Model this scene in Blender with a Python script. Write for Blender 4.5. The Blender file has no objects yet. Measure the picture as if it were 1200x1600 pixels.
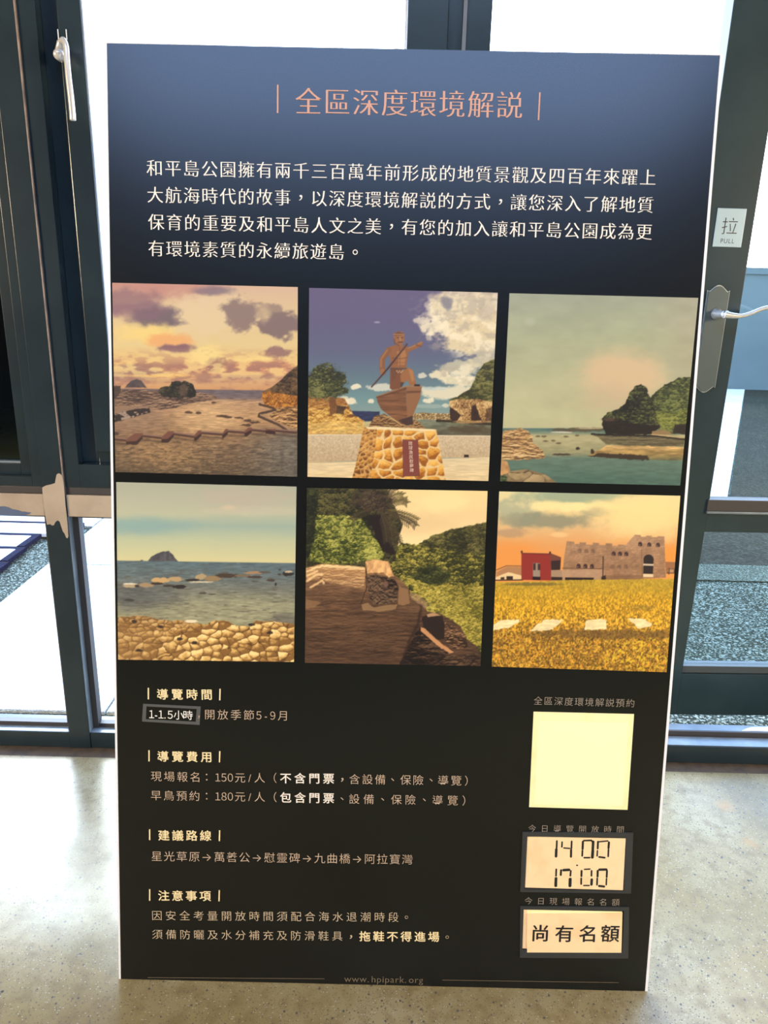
import bpy, bmesh, math, random
import numpy as np
from mathutils import Vector, Matrix

# ================= camera, sky, sun, lamps, exposure =================
SC = bpy.context.scene; COL = SC.collection
CAM_RIGHT = Vector((0.99965606, 0.00362202, 0.02597395)); CAM_DOWN = Vector((0.02591211, -0.28901834, -0.95697281)); CAM_FWD = Vector((0.00404077, 0.95731671, -0.28901278))
CAM_POS = Vector((-0.02848582, -0.97907977, 1.14513330)); FPX = 1155.0
cam = bpy.data.cameras.new('camera'); cam.sensor_fit = 'VERTICAL'; cam.sensor_height = 36.0; cam.lens = 36.0*FPX/1600.0; cam.clip_start = .02; cam.clip_end = 300
cam_ob = bpy.data.objects.new('camera', cam); COL.objects.link(cam_ob)
U = -CAM_DOWN; B = -CAM_FWD
cam_ob.matrix_world = Matrix(((CAM_RIGHT.x, U.x, B.x, CAM_POS.x), (CAM_RIGHT.y, U.y, B.y, CAM_POS.y), (CAM_RIGHT.z, U.z, B.z, CAM_POS.z), (0, 0, 0, 1)))
SC.camera = cam_ob
SKY = 9.0; SUN = 4.4; EXPOSURE = 0.0
w = bpy.data.worlds.new('hazy_sky'); SC.world = w; w.use_nodes = True; nt = w.node_tree; nt.nodes.clear()
tc = nt.nodes.new('ShaderNodeTexCoord'); sx = nt.nodes.new('ShaderNodeSeparateXYZ'); cr = nt.nodes.new('ShaderNodeValToRGB'); bg = nt.nodes.new('ShaderNodeBackground'); wo = nt.nodes.new('ShaderNodeOutputWorld')
cr.color_ramp.elements[0].position = 0.0; cr.color_ramp.elements[0].color = (.97, .98, 1, 1); cr.color_ramp.elements[1].position = .5; cr.color_ramp.elements[1].color = (.38, .57, 1, 1)
nt.links.new(tc.outputs['Generated'], sx.inputs[0]); nt.links.new(sx.outputs['Z'], cr.inputs[0]); nt.links.new(cr.outputs[0], bg.inputs[0]); nt.links.new(bg.outputs[0], wo.inputs[0]); bg.inputs[1].default_value = SKY
sun = bpy.data.lights.new('sun', 'SUN'); sun.energy = SUN; sun.angle = math.radians(15); sun.color = (.86, .96, 1)
so = bpy.data.objects.new('sun', sun); COL.objects.link(so)
SE, SA = math.radians(42), math.radians(-21)          # elevation, azimuth from straight ahead (minus = left)
so.rotation_euler = Vector((math.cos(SE)*math.sin(SA), math.cos(SE)*math.cos(SA), math.sin(SE))).to_track_quat('Z', 'Y').to_euler()
def lamp(x, y, z, size, power, col, tgt):
    l = bpy.data.lights.new('warm_side_light', 'AREA'); l.shape = 'DISK'; l.size = size; l.energy = power; l.color = col
    o = bpy.data.objects.new('warm_side_light', l); COL.objects.link(o); o.location = (x, y, z); o.rotation_euler = (Vector((x, y, z))-Vector(tgt)).to_track_quat('Z', 'Y').to_euler()
for lx in (-3.4, 3.4): lamp(lx, -1.5, 1.6, .5, 150, (1, .82, .56), (0, 0, .6))  # unseen warm room light, set at the sides to light the board evenly
SC.view_settings.view_transform = 'Standard'; SC.view_settings.look = 'None'; SC.view_settings.exposure = EXPOSURE; SC.view_settings.gamma = 1; SC.view_settings.use_curve_mapping = False

# ================= helpers =================
def lin(c): return tuple(float(v) for v in srgb(c))+(1.0,)
def ray(px, py): return CAM_RIGHT*((px-600)/FPX)+CAM_DOWN*((py-800)/FPX)+CAM_FWD

# ---------- flat print painter: six printed landscape pictures as colour samples ----------
def srgb(c): 
    c = np.asarray(c, float)/255.0
    return np.where(c <= .04045, c/12.92, ((c+.055)/1.055)**2.4)
def hom(src, dst):
    A = []
    for (x, y), (u, v) in zip(src, dst):
        A.append([x, y, 1, 0, 0, 0, -u*x, -u*y]); A.append([0, 0, 0, x, y, 1, -v*x, -v*y])
    b = np.array(dst, float).ravel()
    return np.append(np.linalg.solve(np.array(A, float), b), 1).reshape(3, 3)
def hap(H, x, y):
    w = H[2, 0]*x+H[2, 1]*y+H[2, 2]
    return (H[0, 0]*x+H[0, 1]*y+H[0, 2])/w, (H[1, 0]*x+H[1, 1]*y+H[1, 2])/w
def vnoise(x, y, seed=0):
    rs = np.random.RandomState(seed); T = rs.rand(256, 256)
    xi = np.floor(x).astype(int); yi = np.floor(y).astype(int); fx = x-xi; fy = y-yi
    fx = fx*fx*(3-2*fx); fy = fy*fy*(3-2*fy)
    a = T[yi & 255, xi & 255]; b = T[yi & 255, (xi+1) & 255]; c = T[(yi+1) & 255, xi & 255]; d = T[(yi+1) & 255, (xi+1) & 255]
    return (a*(1-fx)+b*fx)*(1-fy)+(c*(1-fx)+d*fx)*fy
def fbm(x, y, seed=0, octv=4):
    s = 0; a = .5; t = 0
    for k in range(octv):
        s = s+a*vnoise(x*2**k+17*k, y*2**k+31*k, seed+k); t += a; a *= .55
    return s/t
def sst(a, b, x):
    t = np.clip((x-a)/(b-a), 0, 1); return t*t*(3-2*t)
class Pic:
    def __init__(s, quad, n=512, seed=1):
        s.n = n; g = (np.arange(n)+.5)/n; S, T = np.meshgrid(g, g)
        H = hom([(0, 0), (1, 0), (1, 1), (0, 1)], quad)
        s.X, s.Y = hap(H, S, T); s.C = np.zeros((n, n, 3)); s.seed = seed
        s.cx = s.X.mean(0); s.ry = s.Y.mean(1)
    def win(s, x0, y0, x1, y1, pad):
        pad = pad+34      # the quad is slightly skewed
        c = np.where((s.cx > x0-pad-30) & (s.cx < x1+pad+30))[0]; r = np.where((s.ry > y0-pad) & (s.ry < y1+pad))[0]
        if len(c) == 0 or len(r) == 0: return None
        return slice(r[0], r[-1]+1), slice(c[0], c[-1]+1)
    def k(s):
        s.seed += 7; return s.seed
    def mw(s, m):
        r = np.where(m.max(1) > 0)[0]; c = np.where(m.max(0) > 0)[0]
        return (slice(0, 1), slice(0, 1)) if len(r) == 0 else (slice(r[0], r[-1]+1), slice(c[0], c[-1]+1))
    def mix(s, col, m):
        w = s.mw(m); k = m[w][..., None]; s.C[w] = s.C[w]*(1-k)+np.asarray(col, float)*k
    def grad(s, stops, m=None, axis='y', wob=0):
        y = s.Y if axis == 'y' else s.X
        if wob: y = y+wob*(fbm(s.X/180, s.Y/60, s.k())-.5)
        ys = [a for a, _ in stops]; col = np.stack([np.interp(y, ys, [c[i] for _, c in stops]) for i in range(3)], -1)
        m = np.ones_like(y) if m is None else m
        s.C = s.C*(1-m[..., None])+col*m[..., None]
    def poly(s, pts, rough=0, sc=25, soft=2.0):
        out = np.zeros(s.X.shape); w = s.win(min(a for a, _ in pts), min(b for _, b in pts), max(a for a, _ in pts), max(b for _, b in pts), rough+soft*2)
        if w is None: return out
        X, Y = s.X[w], s.Y[w]
        if rough:
            x, y = X, Y
            X = x+rough*2*(fbm(x/sc, y/sc, s.k(), 3)-.5); Y = y+rough*2*(fbm(x/sc, y/sc, s.k(), 3)-.5)
        ins = np.zeros(X.shape, bool); d = np.full(X.shape, 1e9)
        for (x0, y0), (x1, y1) in zip(pts, pts[1:]+pts[:1]):
            if y0 != y1:
                c = ((y0 > Y) != (y1 > Y)) & (X < (x1-x0)*(Y-y0)/(y1-y0)+x0); ins ^= c
            L = (x1-x0)**2+(y1-y0)**2+1e-9
            t = np.clip(((X-x0)*(x1-x0)+(Y-y0)*(y1-y0))/L, 0, 1)
            d = np.minimum(d, np.hypot(X-x0-t*(x1-x0), Y-y0-t*(y1-y0)))
        sd = np.where(ins, d, -d); out[w] = np.clip(.5+sd/(2*soft), 0, 1); return out
    def line(s, pts, wd, soft=1.5, rough=0):
        out = np.zeros(s.X.shape); w = s.win(min(a for a, _ in pts), min(b for _, b in pts), max(a for a, _ in pts), max(b for _, b in pts), rough+soft*2+wd)
        if w is None: return out
        X, Y = s.X[w], s.Y[w]
        if rough:
            x, y = X, Y
            X = x+rough*2*(fbm(x/15, y/15, s.k(), 2)-.5); Y = y+rough*2*(fbm(x/15, y/15, s.k(), 2)-.5)
        d = np.full(X.shape, 1e9)
        for (x0, y0), (x1, y1) in zip(pts, pts[1:]):
            L = (x1-x0)**2+(y1-y0)**2+1e-9
            t = np.clip(((X-x0)*(x1-x0)+(Y-y0)*(y1-y0))/L, 0, 1)
            d = np.minimum(d, np.hypot(X-x0-t*(x1-x0), Y-y0-t*(y1-y0)))
        out[w] = np.clip(.5+(wd/2-d)/(2*soft), 0, 1); return out
    def blob(s, cx, cy, rx, ry, soft=.35, rough=.6, sc=60, hard=None):
        out = np.zeros(s.X.shape); f = 1+soft+rough*.6; w = s.win(cx-rx*f, cy-ry*f, cx+rx*f, cy+ry*f, 2)
        if w is None: return out
        X, Y = s.X[w], s.Y[w]; r = np.hypot((X-cx)/rx, (Y-cy)/ry)
        if rough: r = r+rough*2*(fbm(X/sc, Y/(sc*.7), s.k(), 5)-.5)
        out[w] = 1-sst(1-soft, 1+soft, r); return out
    def tone(s, m, sx, sy, amp, seed=None, octv=3):
        w = s.mw(m); f = 1+amp*2*(fbm(s.X[w]/sx, s.Y[w]/sy, s.k(), octv)-.5); k = m[w][..., None]
        s.C[w] = s.C[w]*(1-k)+s.C[w]*f[..., None]*k
    def cells(s, x, y, jit=.9):
        rs = np.random.RandomState(s.k()); JX = rs.rand(64, 64)*jit; JY = rs.rand(64, 64)*jit; V = rs.rand(64, 64)
        xi = np.floor(x).astype(int); yi = np.floor(y).astype(int)
        d1 = np.full(x.shape, 9.); d2 = d1.copy(); v = np.zeros_like(x); lx = np.zeros_like(x); ly = np.zeros_like(x)
        for i in (-1, 0, 1):
            for j in (-1, 0, 1):
                a = (xi+i) & 63; b = (yi+j) & 63
                px_ = xi+i+JX[b, a]; py_ = yi+j+JY[b, a]; d = np.hypot(x-px_, y-py_)
                new = d < d1; d2 = np.where(new, d1, np.minimum(d2, d)); v = np.where(new, V[b, a], v); lx = np.where(new, x-px_, lx); ly = np.where(new, y-py_, ly); d1 = np.where(new, d, d1)
        return d1, d2, v, lx, ly
    def foliage(s, m, dark, mid, light, sc=9, big=60, bias=0):
        w = s.mw(m); X, Y = s.X[w], s.Y[w]; m = m[w]; q = max(big*.55, 16)
        wx = X+14*(fbm(X/22, Y/22, s.k(), 2)-.5)*2; wy = Y+14*(fbm(X/22, Y/22, s.k(), 2)-.5)*2
        d1, d2, v0, lx, ly = s.cells(wx/q, wy/(q*.75)); e1, e2, v1, _, my = s.cells(X/(sc*1.5), Y/(sc*1.2))
        v = .42-ly*.55+(v0-.5)*.35-my*.5+(v1-.5)*.5+(fbm(X/(sc*.8), Y/(sc*.6), s.k(), 2)-.5)*.9+(fbm(X/110, Y/110, s.k(), 3)-.5)*1.3+bias-.25*(1-sst(0, .18, d2-d1))
        v = np.clip(v, 0, 1)[..., None]
        col = np.where(v < .5, np.asarray(dark)*(1-2*v)+np.asarray(mid)*2*v, np.asarray(mid)*(2-2*v)+np.asarray(light)*(2*v-1))
        s.C[w] = s.C[w]*(1-m[..., None])+col*m[..., None]
    def crag(s, m, dark, mid, light, sx=40, sy=24, bias=0):
        """broken rock: ridged, layered noise lit from above"""
        w = s.mw(m); X, Y = s.X[w], s.Y[w]; m = m[w]; k1 = s.k()
        def h(x, y): return np.abs(fbm(x/sx, y/sy, k1, 5)-.5)*2+.5*fbm(x/(sx*.3), y/(sy*.3), k1+3, 3)
        g = h(X, Y+2.5)-h(X, Y-2.5); v = .5+g*(2.6 if sy > 15 else 1.8)+(fbm(X/(sx*3), Y/(sy*3), s.k(), 3)-.5)*1.1+bias
        r = np.abs(fbm(X/(sx*.8), Y/(sy*.8), s.k(), 3)-.5); v = v-.45*(1-sst(0, .035, r)); v = np.clip(v, 0, 1)[..., None]
        col = np.where(v < .5, np.asarray(dark)*(1-2*v)+np.asarray(mid)*2*v, np.asarray(mid)*(2-2*v)+np.asarray(light)*(2*v-1))
        s.C[w] = s.C[w]*(1-m[..., None])+col*m[..., None]
    def stones(s, m, sx, sy, crack, cols, edge=.12, jit=.9, round_=0.0):
        w = s.mw(m); X, Y = s.X[w], s.Y[w]; m = m[w]
        x = X/sx+.9*fbm(X/sx*.6, Y/sy*.6, s.k(), 3); y = Y/sy+.9*fbm(X/sx*.6, Y/sy*.6, s.k(), 3)
        d1, d2, v, lx, ly = s.cells(x, y, jit)
        e = d2-d1; c0, c1, c2 = [np.asarray(c, float) for c in cols]
        t = np.clip(.42-ly*1.0-lx*.35+(v-.5)*.75+.8*(fbm(X/16, Y/10, s.k(), 3)-.5)-.28*(1-sst(0, .5, e)), 0, 1)[..., None]
        col = np.where(t < .5, c0*(1-2*t)+c1*2*t, c1*(2-2*t)+c2*(2*t-1))
        e = e+.12*(fbm(X/14, Y/14, s.k(), 2)-.5); k_ = sst(edge*.2, edge, e)[..., None]; col = np.asarray(crack)*(1-k_)+col*k_
        s.C[w] = s.C[w]*(1-m[..., None])+col*m[..., None]
    def water(s, m, amp=.12, sx=40, sy=5):
        yy = np.clip((s.Y-s.Y.min())/1200, .05, 1); s.tone(m, sx, sy, amp, octv=3)
    def fit(s, n):
        k = s.n//n; C = s.C[:n*k, :n*k].reshape(n, k, n, k, 3).mean((1, 3)); return np.clip(C, 2, 255)

def pic_harbour(n=512):
    p = Pic([(38, 45), (1162, 72), (1158, 1218), (60, 1190)], seed=11, n=n)
    p.grad([(40, (218, 180, 148)), (200, (226, 196, 146)), (420, (232, 204, 140)), (560, (228, 180, 116)), (640, (206, 154, 112)), (690, (216, 160, 104))], wob=40)
    p.mix((232, 206, 160), p.blob(620, 230, 260, 130, .5, .5)*.7)
    p.mix((196, 138, 122), p.blob(230, 60, 340, 90, .5, .5)*.85)
    p.mix((204, 150, 128), p.blob(560, 70, 200, 40, .5, .6)*.6)
    p.mix((150, 112, 112), p.blob(120, 165, 210, 75, .4, .5)*.8)
    p.mix((118, 100, 104), p.blob(300, 255, 150, 62, .35, .55)*.95)
    p.mix((140, 104, 112), p.blob(200, 215, 190, 50, .4, .5)*.6)
    p.mix((120, 104, 116), p.blob(640, 95, 120, 26, .5, .6)*.7)
    p.mix((246, 214, 128), p.blob(240, 345, 160, 55, .5, .5)*.9)
    p.mix((240, 170, 104), p.blob(380, 395, 130, 40, .4, .5)*.8)
    p.mix((140, 100, 104), p.blob(420, 440, 105, 22, .4, .6)*.95)
    p.mix((250, 222, 140), p.blob(610, 480, 110, 55, .5, .6)*.8)
    p.mix((146, 122, 110), p.blob(830, 235, 125, 85, .25, .7, 70)*.95)
    p.mix((134, 110, 104), p.blob(1060, 300, 130, 75, .25, .75, 70)*.95)
    p.mix((140, 116, 106), p.blob(1010, 215, 70, 40, .3, .7, 50)*.7)
    p.mix((236, 206, 150), p.blob(950, 230, 40, 50, .5, .6)*.5)
    p.mix((150, 112, 104), p.blob(1030, 470, 90, 34, .25, .7, 50)*.9)
    p.mix((250, 222, 136), p.blob(930, 520, 130, 36, .5, .6)*.7)
    p.mix((204, 140, 104), p.blob(960, 550, 200, 34, .4, .6, 60)*.8)
    p.mix((188, 132, 108), p.blob(560, 560, 200, 26, .4, .8, 50)*.8)
    p.mix((150, 108, 96), p.blob(660, 535, 60, 40, .3, .7, 40)*.7)
    p.mix((160, 124, 110), p.blob(150, 590, 180, 50, .4, .5)*.8)
    p.mix((172, 130, 112), p.blob(880, 615, 200, 16, .4, .7, 40)*.7)
    p.mix((244, 196, 110), p.blob(330, 606, 190, 9, .5, .6, 40)*.8)
    p.mix((176, 130, 104), p.blob(420, 640, 340, 16, .5, .6, 40)*.5)
    ban = np.clip(1-np.abs(p.Y-560)/125, 0, 1); c_ = fbm(p.X/75, p.Y/30, 401, 5)
    p.mix((250, 218, 138), ban*sst(.50, .62, c_)*.75); p.mix((176, 122, 100), ban*sst(.50, .40, c_)*.7)
    p.mix((150, 112, 104), sst(500, 560, p.Y)*sst(.46, .36, c_)*.35)
    # sea
    m = sst(686, 692, p.Y+(p.X-600)*-.012)
    p.grad([(690, (110, 98, 100)), (740, (122, 104, 98)), (760, (188, 148, 108)), (860, (190, 148, 100)), (960, (162, 124, 84)), (1050, (128, 102, 74)), (1200, (104, 84, 60))], m)
    p.mix((214, 174, 122), m*p.blob(620, 860, 170, 90, .6, .3)*.7)
    p.mix((112, 108, 96), m*sst(700, 1150, p.X)*sst(880, 1000, p.Y)*.75)
    p.mix((120, 96, 84), m*p.blob(150, 860, 240, 120, .6, .3)*.5)
    p.mix((168, 130, 84), m*p.blob(360, 1080, 240, 80, .6, .4)*.6)
    p.water(m, .26, 40, 5); p.water(m*sst(900, 1100, p.Y), .3, 26, 7)
    p.mix((206, 172, 120), m*sst(.60, .72, fbm(p.X/30, p.Y/5, 77, 3))*.5*sst(740, 1000, p.Y)*(.35+.65*np.exp(-((p.X-560)/330)**2))); p.mix((74, 60, 46), m*sst(.42, .32, fbm(p.X/28, p.Y/6, 78, 3))*.5*sst(900, 1060, p.Y))
    # islands
    i = p.poly([(118, 676), (135, 655), (160, 635), (190, 624), (215, 634), (235, 660), (250, 678)], 3); p.mix((86, 74, 72), i); p.tone(i, 20, 20, .25)
    q = p.poly([(40, 668), (92, 666), (96, 690), (200, 690), (330, 700), (420, 715), (560, 706), (640, 718), (690, 742), (640, 752), (560, 764), (470, 780), (420, 800), (330, 812), (250, 795), (180, 800), (120, 812), (40, 820)], 6)
    p.mix((122, 98, 80), q); p.crag(q, (66, 50, 44), (128, 100, 80), (186, 148, 112), 60, 14)
    p.mix((64, 52, 46), p.poly([(46, 668), (92, 668), (92, 705), (60, 745), (46, 745)], 3)*.8)
    p.mix((150, 118, 92), p.poly([(46, 790), (180, 785), (260, 790), (150, 812), (46, 835)], 3)*.9)
    w = p.poly([(50, 838), (180, 808), (265, 800), (272, 826), (200, 850), (120, 872), (50, 888)], 5); p.mix((52, 42, 38), w)
    p.mix((170, 146, 124), w*sst(.55, .65, fbm(p.X/26, p.Y/14, 5, 3)))
    t = p.poly([(322, 700), (330, 680), (360, 668), (385, 670), (400, 646), (450, 638), (500, 642), (530, 660), (545, 700), (540, 735), (470, 738), (400, 740), (335, 728)], 8, 20)
    p.foliage(t, (34, 32, 26), (58, 54, 40), (98, 84, 58), 10, 40, -.1)
    p.mix((120, 92, 74), p.blob(470, 690, 26, 34, .4, .6, 20)*.6)
    # headland right
    h = p.poly([(944, 704), (1000, 676), (1050, 640), (1100, 590), (1162, 538), (1162, 740), (1060, 720), (980, 712)], 4)
    p.foliage(h, (54, 40, 26), (96, 72, 44), (130, 100, 60), 12, 70)
    c = p.poly([(944, 706), (1000, 700), (1100, 722), (1162, 730), (1162, 800), (1080, 800), (1010, 800), (960, 782), (942, 740)], 4)
    p.crag(c, (110, 64, 24), (190, 122, 46), (234, 164, 70), 24, 50)
    c = p.poly([(1030, 810), (1080, 792), (1162, 790), (1162, 935), (1100, 905), (1010, 868), (985, 850)], 4); p.crag(c, (84, 58, 36), (180, 132, 78), (226, 178, 116), 50, 24)
    p.mix((84, 62, 46), p.line([(930, 778), (1010, 800), (1025, 812), (930, 835), (925, 850), (1040, 900), (1100, 938), (1150, 944)], 15, rough=2)); p.mix((176, 136, 96), p.line([(935, 840), (1048, 892), (1110, 932)], 7))
    for x, y, a in [(500, 826, 24), (700, 850, 34), (740, 856, 24), (800, 860, 30), (860, 876, 30), (900, 888, 34), (850, 905, 34), (560, 830, 18), (655, 768, 18)]:
        p.mix((78, 56, 42), p.blob(x, y, a, 7, .3, .7, 18)*.9)
    # zig-zag bridge
    for a, b in [((56, 982), (130, 990)), ((225, 962), (340, 975)), ((410, 950), (535, 968)), ((585, 944), (705, 954)), ((735, 934), (835, 942)), ((885, 926), (965, 934)), ((1020, 930), (1150, 942))]:
        p.mix((150, 116, 96), p.line([(a[0], a[1]-2), (b[0], b[1]-2)], 7)); p.mix((86, 58, 46), p.line([(a[0], a[1]+8), (b[0], b[1]+8)], 13)); p.mix((60, 46, 38), p.line([(a[0], a[1]+30), (b[0], b[1]+30)], 12, 6)*.5)
    for x0, y0, x1, y1 in [(125, 1012, 225, 960), (338, 1000, 412, 948), (535, 988, 580, 944), (705, 976, 738, 934), (838, 962, 882, 926), (965, 946, 1025, 934)]:
        p.mix((122, 80, 62), p.poly([(x0, y0-22), (x0+(x1-x0)*.55, y1-8), (x1, y1-8), (x1, y1+12), (x1-30, y0+2), (x0, y0+6)], 2)); p.mix((58, 38, 32), p.poly([(x0, y0-10), (x1-36, y0-12), (x1, y1+6), (x1, y1+26), (x1-34, y0+12), (x0, y0+10)], 2)*.9)
    p.mix((80, 60, 50), p.blob(66, 956, 14, 10, .3, .3))
    return p
def pic_statue(n=512):
    p = Pic([(50, 38), (1172, 66), (1116, 1187), (40, 1162)], seed=23, n=n)
    p.grad([(40, (108, 96, 122)), (250, (106, 98, 124)), (420, (102, 104, 126)), (560, (104, 122, 130)), (700, (118, 150, 146)), (790, (140, 160, 148))])
    for cx, cy, rx, ry, c, o in [(1010, 110, 290, 60, (214, 196, 160), .85), (1000, 200, 250, 110, (240, 222, 178), .95), (1020, 330, 190, 100, (236, 216, 168), .95), (860, 270, 130, 60, (250, 234, 192), .9), (1110, 420, 90, 60, (214, 200, 164), .8), (720, 235, 50, 26, (220, 206, 180), .8), (1060, 250, 160, 90, (228, 206, 160), .8),
            (960, 520, 120, 46, (214, 204, 166), .8), (830, 560, 62, 26, (246, 230, 186), .9), (960, 590, 120, 28, (236, 222, 178), .9), (1060, 480, 60, 30, (220, 208, 170), .8), (720, 565, 30, 16, (240, 228, 196), .8), (880, 660, 180, 40, (240, 226, 186), .9), (780, 640, 120, 10, (200, 210, 196), .7), (765, 712, 34, 16, (246, 232, 194), .9), (480, 632, 80, 20, (226, 220, 192), .85), (330, 628, 34, 16, (248, 234, 196), .9), (240, 715, 60, 30, (236, 222, 180), .9), (300, 716, 34, 20, (246, 230, 190), .9), (420, 714, 22, 14, (240, 226, 190), .9), (860, 740, 22, 14, (236, 224, 190), .8), (450, 245, 18, 6, (180, 170, 180), .7), (750, 745, 120, 12, (180, 190, 170), .5)]:
        p.mix(c, p.blob(cx, cy, rx, ry, .2, .55, max(26, rx*.35))*o)
    cl = fbm(p.X/70, p.Y/55, 431, 5); cm = np.maximum(p.blob(1010, 240, 260, 210, .3, .4, 80), p.blob(1000, 560, 160, 60, .3, .4, 50)); p.mix((255, 240, 200), cm*sst(.52, .66, cl)*.7); p.mix((186, 172, 148), cm*sst(.48, .36, cl)*.6)
    p.mix((176, 160, 140), p.blob(1100, 180, 60, 50, .4, .7, 60)*.5); p.mix((110, 108, 126), p.blob(870, 130, 30, 40, .4, .7, 40)*.6)
    s = p.poly([(290, 772), (470, 776), (470, 835), (290, 832)], 1); p.mix((52, 56, 82), s); p.tone(s, 30, 6, .4)
    # right sea wall rocks and lagoon
    m = p.poly([(640, 826), (1150, 826), (1140, 920), (640, 920)]); p.grad([(826, (128, 132, 104)), (915, (96, 90, 66))], m); p.water(m, .3, 50, 7)
    m = p.poly([(660, 790), (700, 782), (900, 790), (900, 830), (660, 820)], 5); p.stones(m, 16, 10, (104, 80, 46), ((150, 120, 70), (206, 172, 110), (232, 204, 150)), .3)
    h = p.poly([(880, 708), (930, 688), (1000, 650), (1030, 600), (1050, 540), (1085, 490), (1160, 460), (1160, 760), (1000, 720)], 8, 30)
    p.foliage(h, (58, 56, 26), (104, 100, 48), (140, 132, 72), 12, 90)
    c = p.poly([(880, 712), (960, 700), (1060, 704), (1150, 720), (1150, 835), (1060, 845), (940, 835), (895, 820)], 5); p.crag(c, (96, 62, 32), (200, 156, 92), (236, 200, 136), 22, 60)
    p.mix((50, 32, 20), p.poly([(884, 745), (925, 770), (950, 800), (925, 835), (890, 825)], 6)*.9); p.mix((50, 32, 20), p.poly([(1015, 745), (1040, 730), (1060, 800), (1080, 830), (1010, 835)], 6)*.9); p.mix((60, 40, 24), p.poly([(1100, 760), (1150, 740), (1150, 835), (1095, 830)], 6)*.6)
    p.mix((60, 46, 28), p.line([(810, 830), (1140, 850)], 14, rough=3)); p.mix((190, 150, 90), p.blob(1000, 838, 80, 9, .3, .6, 20)*.8); p.mix((84, 66, 40), p.blob(1000, 880, 130, 26, .4, .5, 30)*.7)
    # left rock, tree
    r = p.poly([(40, 680), (160, 690), (260, 700), (300, 770), (310, 790), (380, 830), (380, 912), (40, 912)], 6)
    p.grad([(690, (150, 96, 54)), (780, (204, 150, 66)), (910, (224, 178, 84))], r); p.crag(r, (120, 74, 30), (206, 150, 62), (246, 208, 116), 50, 44); p.mix((150, 96, 54), r*sst(790, 700, p.Y)*.5)
    p.mix((110, 70, 40), p.poly([(170, 690), (210, 690), (215, 780), (175, 800)], 5)*.8); p.mix((60, 42, 30), p.poly([(215, 740), (270, 745), (255, 790), (210, 790)], 6)*.8)
    m = p.poly([(40, 850), (200, 830), (350, 840), (450, 830), (450, 912), (40, 912)], 5); p.mix((236, 196, 110), m*.6); p.tone(m, 40, 10, .2)
    t = p.blob(150, 600, 118, 100, .12, .35, 26); t = np.maximum(t, p.blob(90, 650, 70, 50, .12, .4, 20)); t = np.maximum(t, p.blob(255, 650, 30, 18, .2, .5, 14))
    p.foliage(t, (44, 44, 24), (86, 88, 44), (142, 138, 76), 8, 40)
    # promenade
    m = p.poly([(40, 912), (1140, 918), (1140, 1048), (700, 1050), (40, 1076)]); p.grad([(912, (214, 190, 150)), (1060, (200, 172, 128))], m); p.tone(m, 6, 6, .16)
    m = p.poly([(30, 1074), (500, 1066), (1140, 1044), (1140, 1200), (30, 1200)]); p.grad([(1050, (232, 208, 158)), (1180, (236, 206, 150))], m); p.tone(m, 60, 6, .12)
    p.mix((50, 36, 28), p.poly([(970, 1030), (998, 1030), (998, 1046), (970, 1046)])); p.mix((170, 146, 104), p.line([(40, 1078), (340, 1070)], 4)*.6); p.mix((244, 226, 186), p.line([(40, 914), (360, 912)], 5)*.8); p.mix((244, 226, 186), p.line([(810, 918), (1130, 920)], 5)*.8)
    # rubble under boat
    m = p.poly([(405, 866), (440, 800), (500, 790), (560, 830), (640, 860), (680, 820), (740, 872), (740, 882), (400, 882)], 4); p.crag(m, (70, 44, 24), (142, 100, 56), (196, 154, 96), 30, 16)
    for i in range(6): p.mix((206, 166, 100), p.line([(490+i*14, 800+i*6), (545+i*10, 812+i*8), (600, 858)], 4, rough=2)*.8)
    # pedestal
    q = p.poly([(380, 868), (440, 864), (740, 880), (805, 882), (812, 910), (850, 1120), (862, 1185), (308, 1170), (340, 1040), (365, 920)], 2)
    p.mix((222, 178, 104), q); p.stones(q, 66, 54, (240, 204, 138), ((160, 92, 26), (226, 156, 56), (250, 196, 96)), .24, .75)
    sd = q*p.poly([(372, 866), (455, 880), (440, 1010), (415, 1180), (300, 1175)], 1); p.stones(sd, 28, 24, (214, 162, 92), ((116, 70, 24), (188, 124, 46), (232, 176, 90)), .35)
    p.mix((244, 222, 168), p.poly([(385, 866), (440, 864), (740, 878), (800, 882), (790, 892), (600, 888), (400, 880)], 2)*.9)
    p.mix((134, 70, 56), p.poly([(606, 942), (696, 944), (706, 1155), (610, 1157)], 0)); p.mix((96, 46, 40), p.line([(606, 942), (696, 944), (706, 1155), (610, 1157), (606, 942)], 3)*.8)
    # boat
    p.mix((126, 84, 52), p.poly([(450, 690), (520, 664), (628, 626), (628, 700), (640, 857), (600, 850), (540, 810), (478, 762), (458, 720)], 1)); p.tone(p.poly([(450, 690), (628, 626), (640, 857), (540, 810), (478, 762)], 1), 90, 8, .3)
    p.mix((150, 104, 66), p.poly([(628, 626), (720, 628), (712, 690), (668, 800), (640, 857), (630, 760)], 1)); p.mix((112, 72, 46), p.poly([(628, 655), (716, 652), (710, 664), (630, 668)], 1)); p.mix((70, 48, 40), p.poly([(580, 828), (665, 800), (668, 850), (630, 860)], 3)*.9)
    p.mix((96, 60, 38), p.line([(450, 692), (520, 674), (628, 640)], 5)); p.mix((168, 122, 80), p.line([(450, 686), (628, 626), (720, 628)], 5))
    # figure
    B = (150, 98, 58)
    leg = p.poly([(532, 520), (600, 524), (600, 600), (590, 640), (545, 648), (530, 640)], 1); p.mix((126, 80, 50), leg)
    p.mix((160, 106, 62), p.poly([(590, 540), (640, 516), (668, 530), (680, 580), (686, 618), (650, 625), (636, 590), (615, 604), (595, 600)], 1))
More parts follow.
